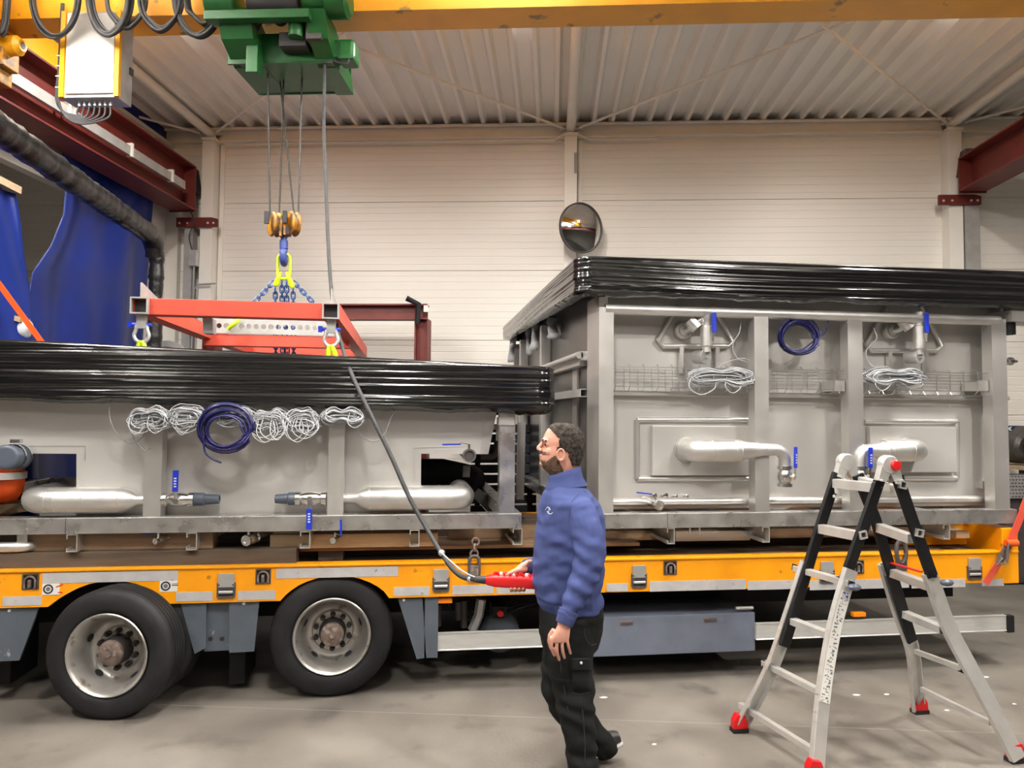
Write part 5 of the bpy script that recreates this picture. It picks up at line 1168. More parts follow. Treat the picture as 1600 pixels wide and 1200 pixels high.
for k, t in enumerate((0.055, 0.085, 0.115, 0.15, 0.185, 0.22, 0.255, 0.29)):
    c = a+d*t+up*0.030; plain('push_button', lambda q: q.cyl(c, c+up*0.014, 0.011, 0.009, n=12), M['stickerwhite'] if k % 2 == 1 else M['red'], pd, smooth=40)
    plain('button_guard', lambda q: q.obox(a+d*(t+0.014)+up*0.034, d*0.004, sd*0.026, up*0.008), M['red'], pd)
plain('cable_gland', lambda q: q.cyl(a-d*0.05, a+d*0.005, 0.016, 0.022, n=12), M['rubber'], pd, smooth=40)

# ================================================================== THINGS BEHIND THE TANKS
# red portal stand by the back wall
B_ = 9.0
rs = thing('red_portal_stand', 'dark red steel portal stand near the back wall behind the left tank', 'steel stand', hw(-2.5, B_, 0))
hx = lambda x, y: hat(x, y, b=B_)
x0, x1 = hx(331, 560).x, hx(660, 560).x; zt = hx(600, 476).z; zb_ = hx(600, 500).z
plain('beam', lambda q: q.box(x0-0.1, x1+0.06, B_, B_+0.02, zb_, zt) .box(x0-0.1, x1+0.06, B_-0.08, B_+0.1, zt-0.02, zt).box(x0-0.1, x1+0.06, B_-0.08, B_+0.1, zb_, zb_+0.02), M['redoxide'], rs, hall=True)
for x in (x0, x1): plain('upright', lambda q: q.box(x-0.09, x-0.07, B_-0.09, B_+0.1, 0.0, zb_).box(x+0.07, x+0.09, B_-0.09, B_+0.1, 0, zb_).box(x-0.09, x+0.09, B_, B_+0.02, 0, zb_), M['redoxide'], rs, hall=True)
p, q1 = hx(640, 470), hx(657, 478); q2 = hx(655, 508)
plain('lever_arm', lambda q: q.tube([p+Vector((0, -0.2, 0)), q1+Vector((0, -0.15, 0)), q2+Vector((0, -0.12, 0))], 0.035, 10), M['chassis'], rs, hall=True, smooth=40)
plain('name_plate', lambda q: q.box(hx(664, 480).x, hx(671, 480).x, B_-0.095, B_-0.09, hx(664, 489).z, hx(664, 479).z), M['stickerwhite'], rs, hall=True)
# film wrapped pipe frame standing at the far left end of the trailer
fr = thing('wrapped_pipe_frame', 'black film wrapped pipe frame standing at the far left of the trailer', 'pipe frame', (-2.75, 8.2, 0))
pc = at(243, 372, Y=8.2)
def lumpy(pts, r, seed, n=14):
    P = []; 
    for i in range(len(pts)-1):
        k = max(2, int((V(pts[i+1])-V(pts[i])).length/0.035))
        for j in range(k): P.append(V(pts[i]).lerp(V(pts[i+1]), j/k))
    P.append(V(pts[-1])); mm = MB(); rs_ = [r*(1+0.22*noise.noise(Vector((i*0.33, seed, 0)))+0.16*noise.noise(Vector((i*1.7, seed, 5)))) for i in range(len(P))]
    mm.tube(P, rs_, n); return mm
lumpy([(pc.x, 2.4, pc.z), (pc.x, 8.0, pc.z), (pc.x, 8.15, pc.z-0.07), (pc.x, 8.2, pc.z-0.2)], 0.10, 1).build('top_pipe', M['film2'], fr, smooth=40)
lumpy([(pc.x+0.02, 8.2, pc.z-0.15), (pc.x+0.02, 8.2, 0.002)], 0.075, 4).build('upright', M['film2'], fr, smooth=40)
plain('upright', lambda q: q.cyl((pc.x, 2.2, pc.z), (pc.x-0.0, 2.2, 0.0), 0.06, n=12), M['film2'], fr, smooth=40) if False else None
# dark wheel like drum beside the wrapped upright
c = at(263, 552, Y=8.6)
dr = thing('cable_drum', 'dark grey drum behind the lifting frame above the left film', 'drum', (c.x, 8.6, 0.9))
plain('rim', lambda q: q.lathe((c.x, 8.55, c.z-0.06), (0, 1, 0), [(0.13, 0), (0.20, 0), (0.20, 0.12), (0.13, 0.12)], 30, closed=True), M['grey'], dr, smooth=40)
plain('disc', lambda q: q.cyl((c.x, 8.57, c.z-0.06), (c.x, 8.65, c.z-0.06), 0.14, n=24), M['greylight'], dr, smooth=40)
# orange lashing strap, lath and glossy film at far left
p, q_ = at(-30, 405, Y=7.2), at(66, 536, Y=7.2)
def flat_strap(pa, pb, wid, side, mt, name, parent=None, n=1):
    mm = MB(); d_ = (V(pb)-V(pa)).normalized(); nn = V(side); ww = d_.cross(nn).normalized(); mm.obox((V(pa)+V(pb))/2, (V(pb)-V(pa))/2, ww*(wid/2), nn.normalized()*0.0018); return mm.build(name, M[mt], parent)
o = flat_strap(p, q_, 0.055, (0.2, 1, 0.1), 'orange', 'lashing_strap'); tag(o, 'orange lashing strap running down behind the left film at far left', 'strap')
p, q_ = at(-30, 483, Y=7.6), at(34, 500, Y=7.6); o = plain('wooden_lath', lambda q: q.bar(p, q_, 0.05, 0.05), M['woodlight']); tag(o, 'short wooden lath behind the orange strap at far left', 'lath')
c = at(30, 512, Y=7.7)
o = plain('film_bundle', lambda q: q.grid(20, 14, lambda u, v: c+Vector((0.12*math.sin(math.pi*v)*math.cos(6.283*u)*(1+0.3*noise.noise(Vector((u*7, v*7, 0)))), 0.1*math.sin(math.pi*v)*math.sin(6.283*u), 0.12*math.cos(math.pi*v)))), M['clearfilm'], smooth=60); tag(o, 'crumpled clear film bundle beside the orange strap', 'film')
# dark slatted crate behind the right opening of the left tank
sc_ = thing('slatted_crate', 'dark blue slatted panel behind the right opening of the left tank', 'crate', at(770, 760, Y=8.2))
A0, A1 = at(735, 800, Y=8.2).x, at(838, 800, Y=8.2).x
for k in range(9):
    z = 0.75+k*0.115; plain('slat', lambda q: q.box(A0, A1, 8.2, 8.23, z, z+0.095), M['shutter'], sc_, bevel=0.006)
for x in (A0+0.05, A1-0.1): plain('upright', lambda q: q.box(x, x+0.06, 8.231, 8.28, 0.0, 1.86), M['shutter'], sc_)
# dark frame parts inside / behind the left tank's right end
for (xs, ys, xe_, ye, Y, w_, mt, nm) in ((729, 728, 728, 745, 6.2, 0.06, 'grey', 'inner_post'), (690, 752, 745, 750, 6.5, 0.16, 'chassis', 'inner_beam'), (742, 768, 775, 800, 6.3, 0.09, 'grey', 'diagonal_brace'), (815, 660, 812, 780, 7.0, 0.07, 'steel', 'rear_post'), (800, 672, 798, 800, 7.4, 0.06, 'grey', 'rear_post')):
    p, q_ = at(xs, ys, Y=Y), at(xe_, ye, Y=Y); plain(nm, lambda q: q.bar(p, q_, w_, w_), M[mt], tl)
p = at(665, 740, Y=6.4); plain('inner_pipe', lambda q: q.tube([p+Vector((-0.5, 0, 0.0)), p+Vector((0.15, 0, 0)), p+Vector((0.35, 0.1, -0.05)), p+Vector((0.45, 0.5, -0.1))], 0.13, 18), M['chassis'], tl, smooth=50)
p, q_ = at(700, 660, Y=5.9), at(800, 710, Y=5.7)
plain('black_hose', lambda q: q.tube(spline([at(752, 712, Y=5.4), at(768, 712, Y=5.4), at(776, 704, Y=5.4), at(779, 685, Y=5.4)], 6), 0.03, 12), M['rubber'], tl, smooth=60)
c = at(775, 667, Y=5.2); plain('hose_clip', lambda q: q.box(c.x-0.03, c.x+0.03, 5.2, 5.26, c.z-0.02, c.z+0.01).box(c.x+0.0, c.x+0.018, 5.19, 5.2, c.z-0.1, c.z-0.02), M['shackle'], tl)
# chain shackle lashing at the trailer edge near the pendant
ls = thing('lashing_shackle', 'dark steel lashing shackle with a rusty chain on the trailer edge', 'shackle', at(741, 890, Y=YT))
p = at(741, 876, Y=YT-0.02)
plain('bow', lambda q: q.tube([p+Vector((-0.032, 0, -0.10)), p+Vector((-0.032, 0, -0.01))]+arc(p, (1, 0, 0), (0, 0, 1), 0.032, math.pi, 0, 10)+[p+Vector((0.032, 0, -0.01)), p+Vector((0.032, 0, -0.10))], 0.012, 8), M['darksteel'], ls, smooth=60)
plain('base_block', lambda q: q.box(p.x-0.04, p.x+0.04, YT-0.03, YT+0.0, p.z-0.13, p.z-0.03), M['hub'], ls, bevel=0.006)
for k in range(3):
    cc = p+Vector((0.004*k, 0.01, 0.045+0.04*k)); plain('chain_link', lambda q: q.tube(arc(cc, ((1, 0, 0), (0.3, 1, 0), (1, 0, 0))[k], (0, 0, 1), 0.024, 0, 2*math.pi*0.999, 14)[:-1], 0.008, 6, closed=True), M['hub'], ls, smooth=60)
ls2 = thing('lashing_hook', 'dark lashing ring on the trailer edge behind the ladder', 'ring', at(1408, 865, Y=YT))
p = at(1408, 862, Y=YT-0.01); plain('ring', lambda q: q.tube([p+Vector((0.055*math.cos(t)*0.7, 0, 0.085*math.sin(t))) for t in [2*math.pi*k/18 for k in range(18)]], 0.016, 8, closed=True), M['darksteel'], ls2, smooth=60)
plain('ring_base', lambda q: q.box(p.x-0.04, p.x+0.04, YT-0.02, YT+0.02, p.z-0.14, p.z-0.06), M['darksteel'], ls2)
# ratchet strap at the right end
rt = thing('ratchet_strap', 'orange ratchet strap holding the right end of the right tank', 'strap', at(1570, 870, Y=YT-0.05))
p0, p1, p2, p3, p4 = at(1610, 770, Y=YT-0.02), at(1598, 800, Y=YT-0.04), at(1578, 848, Y=YT-0.05), at(1560, 880, Y=YT-0.05), at(1540, 912, Y=YT-0.04)
flat_strap(p0, p1, 0.07, (0.1, 1, 0), 'salmon', 'webbing', rt); flat_strap(p1, p2, 0.055, (0.1, 1, 0), 'salmon', 'webbing', rt); flat_strap(p3, p4, 0.05, (0.1, 1, 0), 'salmon', 'webbing', rt)
flat_strap(p2, p3, 0.06, (0.1, 1, 0), 'hub', 'ratchet_body', rt)
plain('ratchet_spindle', lambda q: q.cyl(p2+Vector((-0.045, -0.015, 0)), p2+Vector((0.045, -0.015, 0)), 0.025, n=14), M['orange'], rt, smooth=40)
plain('ratchet_handle', lambda q: q.tube([p2+Vector((-0.04, -0.03, 0)), at(1573, 880, Y=YT-0.1), at(1556, 884, Y=YT-0.1), p2+Vector((-0.09, -0.03, -0.11))], 0.010, 8), M['darksteel'], rt, smooth=40)
# background at the right edge: machine, sign, bench and mesh box
mb = thing('machine_part', 'dark cast machine part on the bench at the right edge', 'machine', at(1600, 725, Y=7.8))
c = at(1600, 700, Y=7.8)
plain('housing', lambda q: q.lathe((c.x, 7.7, c.z), (0, 1, 0), [(0.05, 0), (0.15, 0.01), (0.19, 0.05), (0.19, 0.35), (0, 0.35)], 22), M['brick_dark'], mb, smooth=35)
plain('cover', lambda q: q.box(c.x-0.1, c.x+0.15, 7.65, 7.72, c.z-0.05, c.z+0.04), M['brick_dark'], mb, bevel=0.01)
plain('rib', lambda q: q.prism([(-0.05, 0.17), (0.12, 0.17), (0.04, 0.26)], None, (c.x, 7.75, c.z), (1, 0, 0), (0, 0, 1), (0, 0.2, 0)), M['brick_dark'], mb)
bn = thing('work_bench', 'wooden topped bench at the right edge beyond the tank', 'bench', at(1610, 735, Y=7.9))
zt_ = at(1600, 729, Y=7.6).z
plain('bench_top', lambda q: q.box(c.x-0.25, c.x+1.4, 7.5, 8.2, zt_-0.04, zt_), M['woodlight'], bn)
for dx in (-0.2, 1.3): plain('leg', lambda q: q.box(c.x+dx, c.x+dx+0.07, 7.6, 7.67, 0, zt_-0.04), M['darksteel'], bn)
zc_ = at(1600, 737, Y=7.5).z
plain('drawer_handle', lambda q: q.box(c.x-0.12, c.x+0.2, 7.44, 7.5, zc_-0.05, zc_+0.01), M['darksteel'], bn)
mx = thing('mesh_box', 'grey perforated metal box below the bench at the right edge', 'box', at(1600, 775, Y=7.4))
a, b = at(1574, 742, Y=7.35), at(1680, 778, Y=7.35)
hl = []
nx_, nz_ = 20, 7
for i in range(nx_):
    for j in range(nz_):
        cx = a.x+(b.x-a.x)*(i+0.5+0.25*(j % 2))/(nx_+0.5); cz = b.z+(a.z-b.z)*(j+0.5)/nz_; hl.append([(cx-0.012, cz-0.006), (cx+0.012, cz-0.006), (cx+0.012, cz+0.006), (cx-0.012, cz+0.006)])
m = MB(); m.prism([(a.x, b.z), (b.x, b.z), (b.x, a.z), (a.x, a.z)], hl, (0, 7.35, 0), (1, 0, 0), (0, 0, 1), (0, 0.005, 0)); m.build('front_mesh', M['greylight'], mx)
plain('body', lambda q: q.box(a.x, b.x, 7.40, 7.5, 0.02, a.z), M['darksteel'], mx)
sg = hat(1588, 670, b=9.8)
s_ = thing('arrow_sign', 'dark blue sign band with white arrows on the back wall at the right edge', 'sign', hw(sg.x, 9.8, sg.z))
plain('band', lambda q: q.box(sg.x-0.15, sg.x+0.6, 9.815, 9.835, sg.z-0.04, sg.z+0.04), M['signblue'], s_, hall=True)
for k in range(5):
    xx = sg.x-0.1+k*0.1; plain('arrow', lambda q: q.prism([(0, 0), (0.03, 0.026), (0.055, 0.026), (0.03, 0), (0.055, -0.026), (0.03, -0.026)], None, (xx, 9.812, sg.z), (1, 0, 0), (0, 0, 1), (0, 0.003, 0)), M['stickerwhite'], s_, hall=True)
# litter and stains on the floor
for i, (x, y, s) in enumerate(((1338, 1086, 0.03), (1385, 1085, 0.025), (1480, 1110, 0.022), (1540, 1058, 0.03), (1585, 1100, 0.02), (943, 1090, 0.03), (1022, 1163, 0.018))):
    c = at(x, y, Z=0.001); m = MB(); an = i*1.3
    m.prism([(s*math.cos(an+t)*(1, 0.6, 1, 0.7, 0.9)[k], s*0.5*math.sin(an+t)) for k, t in enumerate((0, 1.2, 2.5, 3.8, 5.1))], None, (c.x, c.y, 0.0), (1, 0, 0), (0, 1, 0), (0, 0, 0.003)); o = m.build('paper_scrap', M['stickerwhite'])
    tag(o, 'tiny white paper scrap lying on the concrete floor', 'litter', 'white scraps on the floor')
# ================================================================== LADDER
ld = thing('folding_ladder', 'telescopic aluminium and black A-frame ladder with red rubber feet', 'ladder', (2.62, 3.9, 0))
HXL, HZL = 2.62, 1.625
fA, fB, fC, fD = at(1155, 1143, Z=0), at(1272, 1218, Z=0), at(1437, 1114, Z=0), at(1587, 1190, Z=0)
def plane_of(pf, pg):
    n = (pg-pf).cross(Vector((HXL, 3.9, HZL))-pf); return pf, n.normalized()
PLl, PLr = plane_of(fA, fB), plane_of(fC, fD)
def onp(x, y, pl):
    d = ray(x, y); t = (pl[0]-CAMP).dot(pl[1])/d.dot(pl[1]); return CAMP+d*t
def pline(m, pts, w, h, pl):
    """rectangular rail along a polyline lying in the plane pl; w across the plane's width, h along its normal"""
    n = pl[1]
    for i in range(len(pts)-1):
        a, b = pts[i], pts[i+1]; d = (b-a).normalized(); s = d.cross(n).normalized()
        m.obox((a+b)/2, (b-a)/2+d*0.002, s*(w/2), n*(h/2))
    return m
def rails(pl, blackpx, alupx, side):
    P = [onp(x, y, pl) for x, y in blackpx]; m = MB(); pline(m, P, 0.024, 0.066, pl); r = m.build('inner_rail', M['ladderblack'], ld, bevel=0.004)
    Q = [onp(x, y, pl) for x, y in alupx]; Q = spline(Q, 5) if len(Q) > 2 else Q; m = MB()
    n = pl[1]
    for i in range(len(Q)-1):
        a, b = Q[i], Q[i+1]; d = (b-a).normalized(); s = d.cross(n).normalized()
        if s.y > 0: s = -s
        o = s*0.018*side
        m.obox((a+b)/2+o, (b-a)/2+d*0.003, s*0.004, n*0.040)                     # web
        for e in (-1, 1): m.obox((a+b)/2+o-s*0.012*side+n*(0.038*e), (b-a)/2+d*0.003, s*0.014, n*0.004)   # flanges
    m.build('outer_rail', M['ladderalu'], ld)
    return P, Q, r
NL = rails(PLl, [(1376, 745), (1353, 812), (1320, 905)], [(1327, 890), (1304, 971), (1288, 1058), (1280, 1130), (1273, 1214)], 1)
FL = rails(PLl, [(1308, 740), (1285, 812), (1225, 1010)], [(1262, 880), (1236, 960), (1206, 1045), (1158, 1138)], -1)
NR = rails(PLr, [(1402, 745), (1425, 812), (1456, 900)], [(1450, 894), (1480, 977), (1516, 1046), (1550, 1109), (1588, 1184)], 1)
FR = rails(PLr, [(1340, 742), (1368, 812), (1425, 1002)], [(1383, 880), (1404, 950), (1426, 1012), (1433, 1070), (1437, 1110)], -1)
# rungs: flat ribbed treads
def rung(pl, a, b, w=0.045, h=0.03, red=False):
    p, q_ = onp(*a, pl), onp(*b, pl); d = (q_-p).normalized(); up = Vector((0, 0, 1)); f = d.cross(up).normalized()
    m = MB(); m.obox((p+q_)/2, (q_-p)/2, f*(w/2), up*(h/2))
    for k in (-1, 0, 1): m.obox((p+q_)/2+f*(k*w*0.32)+up*(h/2), (q_-p)/2, f*0.003, up*0.003)
    for k in (-0.5, 0.5): m.obox((p+q_)/2+up*(k*h*0.5)-f*(w/2), (q_-p)/2, f*0.003, up*0.003)
    return m.build('rung', M['ladderalu'], ld)
for a, b, w, h in (((1303, 755), (1366, 762), 0.05, 0.05), ((1281, 826), (1343, 838), 0.05, 0.05), ((1243, 888), (1329, 912), 0.045, 0.032), ((1227, 966), (1294, 992), 0.05, 0.035), ((1193, 1036), (1279, 1080), 0.035, 0.03), ((1157, 1102), (1272, 1174), 0.03, 0.03)): rung(PLl, a, b, w, h)
for a, b, w, h in (((1346, 752), (1408, 768), 0.05, 0.05), ((1366, 822), (1424, 842), 0.05, 0.05), ((1388, 893), (1452, 916), 0.05, 0.045), ((1410, 958), (1473, 984), 0.05, 0.04), ((1430, 1018), (1504, 1045), 0.025, 0.025), ((1440, 1077), (1548, 1130), 0.025, 0.025)): rung(PLr, a, b, w, h)
p, q_ = onp(1389, 884, PLr), onp(1440, 899, PLr); plain('red_tread_strip', lambda q: q.bar(p+Vector((0, 0, 0.02)), q_+Vector((0, 0, 0.02)), 0.02, 0.008), M['red'], ld)
# rung end plugs on the near rails (square rings)
for pl, pts in ((PLl, ((1367, 757), (1345, 835))), (PLr, ((1407, 757), (1433, 832)))):
    for x, y in pts:
        c = onp(x, y, pl); d = Vector((0, -1, 0)); m = MB()
        m.prism([(-0.022, -0.022), (0.022, -0.022), (0.022, 0.022), (-0.022, 0.022)], [[(-0.014, -0.014), (0.014, -0.014), (0.014, 0.014), (-0.014, 0.014)]], c+Vector((0, -0.028, 0)), (0.97, 0, 0.2 if pl is PLl else -0.2), (-0.2 if pl is PLl else 0.2, 0, 0.97), (0, 0.02, 0)); m.build('rung_plug', M['ladderalu'], ld)
        plain('plug_hole', lambda q: q.obox(c+Vector((0, -0.014, 0)), Vector((0.014, 0, 0)), Vector((0, 0.001, 0)), Vector((0, 0, 0.014))), M['ink'], ld)
# hinges
for x, y, Y, red in ((1322, 722, 4.06, False), (1388, 726, 3.69, True)):
    c = at(x, y, Y=Y)
    plain('hinge_disc', lambda q: q.lathe(c+Vector((0, 0.035, 0)), (0, -1, 0), [(0.0, 0), (0.046, 0), (0.052, 0.008), (0.052, 0.05), (0.046, 0.06), (0.02, 0.064), (0, 0.064)], 24), M['ladderalu'], ld, smooth=35)
    for s in (-1, 1): plain('hinge_leaf', lambda q: q.prism([(0.0, 0.040), (0.045*s, 0.018), (0.074*s, -0.085), (0.026*s, -0.095), (-0.01*s, -0.03)], None, c+Vector((0, -0.02, 0)), (1, 0, 0), (0, 0, 1), (0, 0.045, 0)), M['ladderalu'], ld, bevel=0.003)
    if red: plain('hinge_button', lambda q: q.lathe(c+Vector((0.022, -0.025, -0.002)), (0, -1, 0), [(0.028, 0), (0.030, 0.012), (0.024, 0.02), (0, 0.022)], 18), M['red'], ld, smooth=40, label='red release button')
    for dx, dz in ((-0.06, -0.085), (-0.03, -0.10), (0.06, -0.085), (0.03, -0.10)): plain('rivet', lambda q: q.cyl(c+Vector((dx, -0.045, dz)), c+Vector((dx, -0.02, dz)), 0.006, n=8), M['ladderalu'], ld)
# locking knobs, black end fittings, feet
for pl, x, y, s in ((PLl, 1325, 915, 1), (PLr, 1468, 908, 1)):
    c = onp(x, y, pl); plain('locking_knob', lambda q: q.sphere(c+Vector((0.012, -0.04, 0)), 0.024, 12, 8, (1.6, 1.1, 0.8)), M['greyplastic'], ld, smooth=60)
    plain('rail_collar', lambda q: q.obox(onp(x-10 if pl is PLl else x-14, y-10, pl), Vector((0.02, 0, 0)), Vector((0, 0.024, 0)), Vector((0, 0, 0.012))), M['ladderblack'], ld)
for pl, pts in ((PLl, ((1243, 887), (1227, 966), (1193, 1036), (1329, 913), (1294, 993), (1279, 1081), (1272, 1175))), (PLr, ((1473, 985), (1504, 1046)))):
    for x, y in pts:
        c = onp(x, y, pl); plain('rung_cap', lambda q: q.obox(c, Vector((0.013, 0, -0.004)), Vector((0, 0.018, 0)), Vector((0.003, 0, 0.018))), M['ladderblack'], ld)
for i, (f, s) in enumerate(((fA, -1), (fB, -1), (fC, 1), (fD, 1))):
    m = MB(); m.prism([(-0.045, 0.0), (0.045, 0.0), (0.04, 0.05), (0.02, 0.085), (-0.03, 0.075), (-0.045, 0.03)], None, (f.x, f.y-0.025, 0.022), (s, 0, 0), (0, 0, 1), (0, 0.05, 0)); ft = m.build('foot', M['red'], ld, bevel=0.005, label='red rubber foot')
    plain('sole', lambda q: q.box(f.x-0.048, f.x+0.048, f.y-0.028, f.y+0.028, 0.0, 0.024), M['black'], ft)
# spreader stub at the far right foot, stickers
p, q_ = onp(1430, 1106, PLr), onp(1444, 1078, PLr); plain('brace', lambda q: q.bar(p, q_, 0.015, 0.02), M['ladderalu'], ld)
for x, y, sq in ((1300, 765, True), (1296.5, 774, False)):
    c = onp(x, y, PLl)+Vector((0, -0.045, 0)); plain('sticker', (lambda q: q.obox(c, Vector((0.011, 0, 0.002)), Vector((0, 0.001, 0)), Vector((-0.002, 0, 0.017)))) if sq else (lambda q: q.cyl(c, c+Vector((0, -0.001, 0)), 0.010, n=14)), M['stickerwhite'], ld)
# pictogram label running down the near left outer rail
Q = NL[1]; n = PLl[1]
LP = []
for i in range(2, 13):
    for k in range(3): LP.append(Q[i].lerp(Q[i+1], k/3))
rn = random.Random(5)
for i in range(0, len(LP)-1):
    a, b = LP[i], LP[i+1]; d = (b-a).normalized(); s = d.cross(n).normalized()
    if s.y > 0: s = -s
    c = (a+b)/2+s*0.0245
    m = MB(); m.obox(c, (b-a)/2, s*0.0008, n*0.034); st = m.build('label_strip', M['stickerwhite'], ld)
    m = MB()
    for k in range(4):
        u = rn.uniform(-0.6, 0.6); v = rn.uniform(-0.022, 0.024)
        m.obox(c+d*(u*(b-a).length/2)+n*v+s*0.001, d*rn.uniform(0.0015, 0.004), s*0.0006, n*rn.uniform(0.002, 0.007))
    m.build('pictogram', M['blueh'] if i < 2 else M['inkgrey'], st)

# ================================================================== PERSON
from mathutils.bvhtree import BVHTree
def remeshed(mb, voxel, smooth=2, disp=None):
    me = bpy.data.meshes.new('tmp'); me.from_pydata([tuple(p) for p in mb.v], [], mb.f); me.update()
    bm = bmesh.new(); bm.from_mesh(me); bmesh.ops.recalc_face_normals(bm, faces=bm.faces); bm.to_mesh(me); bm.free()
    ob = bpy.data.objects.new('tmp', me); COL.objects.link(ob)
    r = ob.modifiers.new('r', 'REMESH'); r.mode = 'VOXEL'; r.voxel_size = voxel; r.adaptivity = 0
    s = ob.modifiers.new('s', 'SMOOTH'); s.factor = 0.5; s.iterations = smooth
    dg = bpy.context.evaluated_depsgraph_get(); dg.update()
    out = bpy.data.meshes.new_from_object(ob.evaluated_get(dg))
    bpy.data.objects.remove(ob); bpy.data.meshes.remove(me)
    if disp:
        nr = [v.normal.copy() for v in out.vertices]
        for v, n in zip(out.vertices, nr): v.co = v.co+n*disp(v.co, n)
    for p in out.polygons: p.use_smooth = True
    out.update(); return out
def place(me, name, mt, parent=None):
    o = bpy.data.objects.new(name, me); COL.objects.link(o)
    me.materials.clear(); me.materials.append(M[mt])
    off = wloc(parent) if parent is not None else None
    if parent is not None:
        o.parent = parent
        for v in me.vertices: v.co = v.co-off
    return o
def loft(m, rings, n=24, e=1.0):
    """rings: (centre, axis vector a, axis vector b)"""
    vs = []
    for (c, a, b) in rings:
        for k in range(n):
            t = 2*math.pi*k/n; ct, st = math.cos(t), math.sin(t)
            vs.append(V(c)+V(a)*math.copysign(abs(ct)**e, ct)+V(b)*math.copysign(abs(st)**e, st))
    N = len(rings); fs = [(i*n+k, i*n+(k+1) % n, (i+1)*n+(k+1) % n, (i+1)*n+k) for i in range(N-1) for k in range(n)]
    m.add(vs, fs+[tuple(range(n))[::-1], tuple(range((N-1)*n, N*n))]); return m
def limb(m, pts, rs, n=18):
    P = spline(pts, 6); R = []
    for i in range(len(rs)-1):
        for k in range(6): R.append(rs[i]+(rs[i+1]-rs[i])*k/6)
    R.append(rs[-1]); m.tube(P, R, n); m.sphere(P[0], R[0]*0.98, 14, 10); m.sphere(P[-1], R[-1]*0.98, 14, 10); return m
Y0 = 3.73
def row(y, xl, xr, hw_, Yc=Y0, g=0.0):
    a, b = at(xl, y, Y=Yc), at(xr, y, Y=Yc); c = (a+b)/2
    return (c, Vector(((b.x-a.x)/2+g, 0, 0)), Vector((0, hw_+g, 0)))
TORSO = [(752, 862, 905, 0.075), (762, 856, 914, 0.12), (772, 850, 924, 0.17), (785, 845, 934, 0.195), (805, 841, 941, 0.20), (830, 838, 944, 0.20), (860, 835, 944, 0.195), (890, 833, 942, 0.185), (912, 833, 940, 0.18), (930, 836, 938, 0.178)]
HEM = [(926, 838, 939, 0.178), (938, 842, 941, 0.172), (952, 845, 941, 0.168)]
shN, elN, wrN = at(911, 800, Y=3.565), at(920, 880, Y=3.49), at(885, 962, Y=3.46)
shF, elF, wrF = at(905, 802, Y=3.90), at(900, 884, Y=4.00), at(826, 885, Y=3.87)
# ---- body (skin): head, neck, trunk core, arms, hands, legs in one surface
HEAD = [(662.5, 872, 884, 0.020), (665, 862, 895, 0.048), (670, 856, 903, 0.062), (676, 852.5, 908, 0.070), (684, 849, 911, 0.0755), (690, 848, 912, 0.077), (697, 849, 912, 0.077), (704, 846.5, 911, 0.0755), (710, 845, 909.5, 0.073), (716, 844.5, 908, 0.070), (722, 844.5, 906, 0.066), (728, 847, 903.5, 0.062), (734, 851.5, 902, 0.056), (739, 857, 901, 0.051), (744, 862, 902, 0.050)]
def head_ring(y, xl, xr, w, g=0.0, n=32):
    a, b = at(xl, y, Y=Y0), at(xr, y, Y=Y0); c = (a+b)/2; rx = (b.x-a.x)/2+g; vs = []
    for k in range(n):
        t = 2*math.pi*k/n; ct, st = math.cos(t), math.sin(t)
        taper = 1-0.16*max(0, -ct)+0.04*max(0, ct)
        vs.append(Vector((c.x+rx*ct, c.y+(w+g)*taper*math.copysign(abs(st)**0.9, st), c.z)))
    return vs
def head_loft(m, g=0.0, n=32, keep=None):
    rows = [head_ring(*h, g=g, n=n) for h in HEAD]; vs = [p for r in rows for p in r]; fs = []
    for i in range(len(rows)-1):
        for k in range(n): fs.append((i*n+k, i*n+(k+1) % n, (i+1)*n+(k+1) % n, (i+1)*n+k))
    fs += [tuple(range(n))[::-1], tuple(range((len(rows)-1)*n, len(rows)*n))]
    m.add(vs, fs); return m
b = MB(); head_loft(b)
P = lambda x, y, dy=0.0: at(x, y, Y=Y0+dy)
b.tube([P(850, 688), P(845, 695), P(841, 700)], [0.008, 0.010, 0.011], 10); b.sphere(P(841.2, 700.6), 0.0112, 12, 8)
for s in (-1, 1):
    b.sphere(P(844.5, 703, 0.012*s), 0.010, 10, 8)
    b.tube(spline([P(848.5, 688.5, 0.004*s), P(849, 687, 0.025*s), P(853, 689, 0.048*s)], 4), 0.0085, 8)
    b.sphere(P(858, 706, 0.040*s), 0.022, 12, 8, (0.8, 0.7, 0.9)); b.sphere(P(855.5, 694.5, 0.034*s), 0.0165, 12, 8, (0.8, 0.8, 0.7))
    e = P(874.5, 710.5, 0.076*s)
    b.tube([e+Vector((0.019*math.sin(t)+0.004, 0.010*s, 0.030*math.cos(t))) for t in [2*math.pi*k/16 for k in range(16)]], 0.0058, 8, closed=True)
    b.sphere(e, 0.020, 12, 8, (0.85, 0.35, 1.35))
b.tube([P(846, 711.5, -0.022), P(844.3, 711.5, 0), P(846, 711.5, 0.022)], 0.0062, 8); b.tube([P(846.5, 716, -0.02), P(844.6, 716.2, 0), P(846.5, 716, 0.02)], 0.0066, 8); b.sphere(P(848, 724), 0.018, 12, 8)
loft(b, [row(728, 866, 902, 0.052), row(742, 866, 903, 0.056), row(756, 866, 907, 0.062), row(766, 862, 910, 0.08)], 24)
loft(b, [row(y, xl+6, xr-6, w-0.02) for (y, xl, xr, w) in TORSO[1:]+HEM[1:]], 24, 0.9)
limb(b, [shN, elN, wrN, at(880.5, 980, Y=3.455)], [0.055, 0.045, 0.033, 0.029]); limb(b, [shF, elF, wrF], [0.055, 0.045, 0.031])
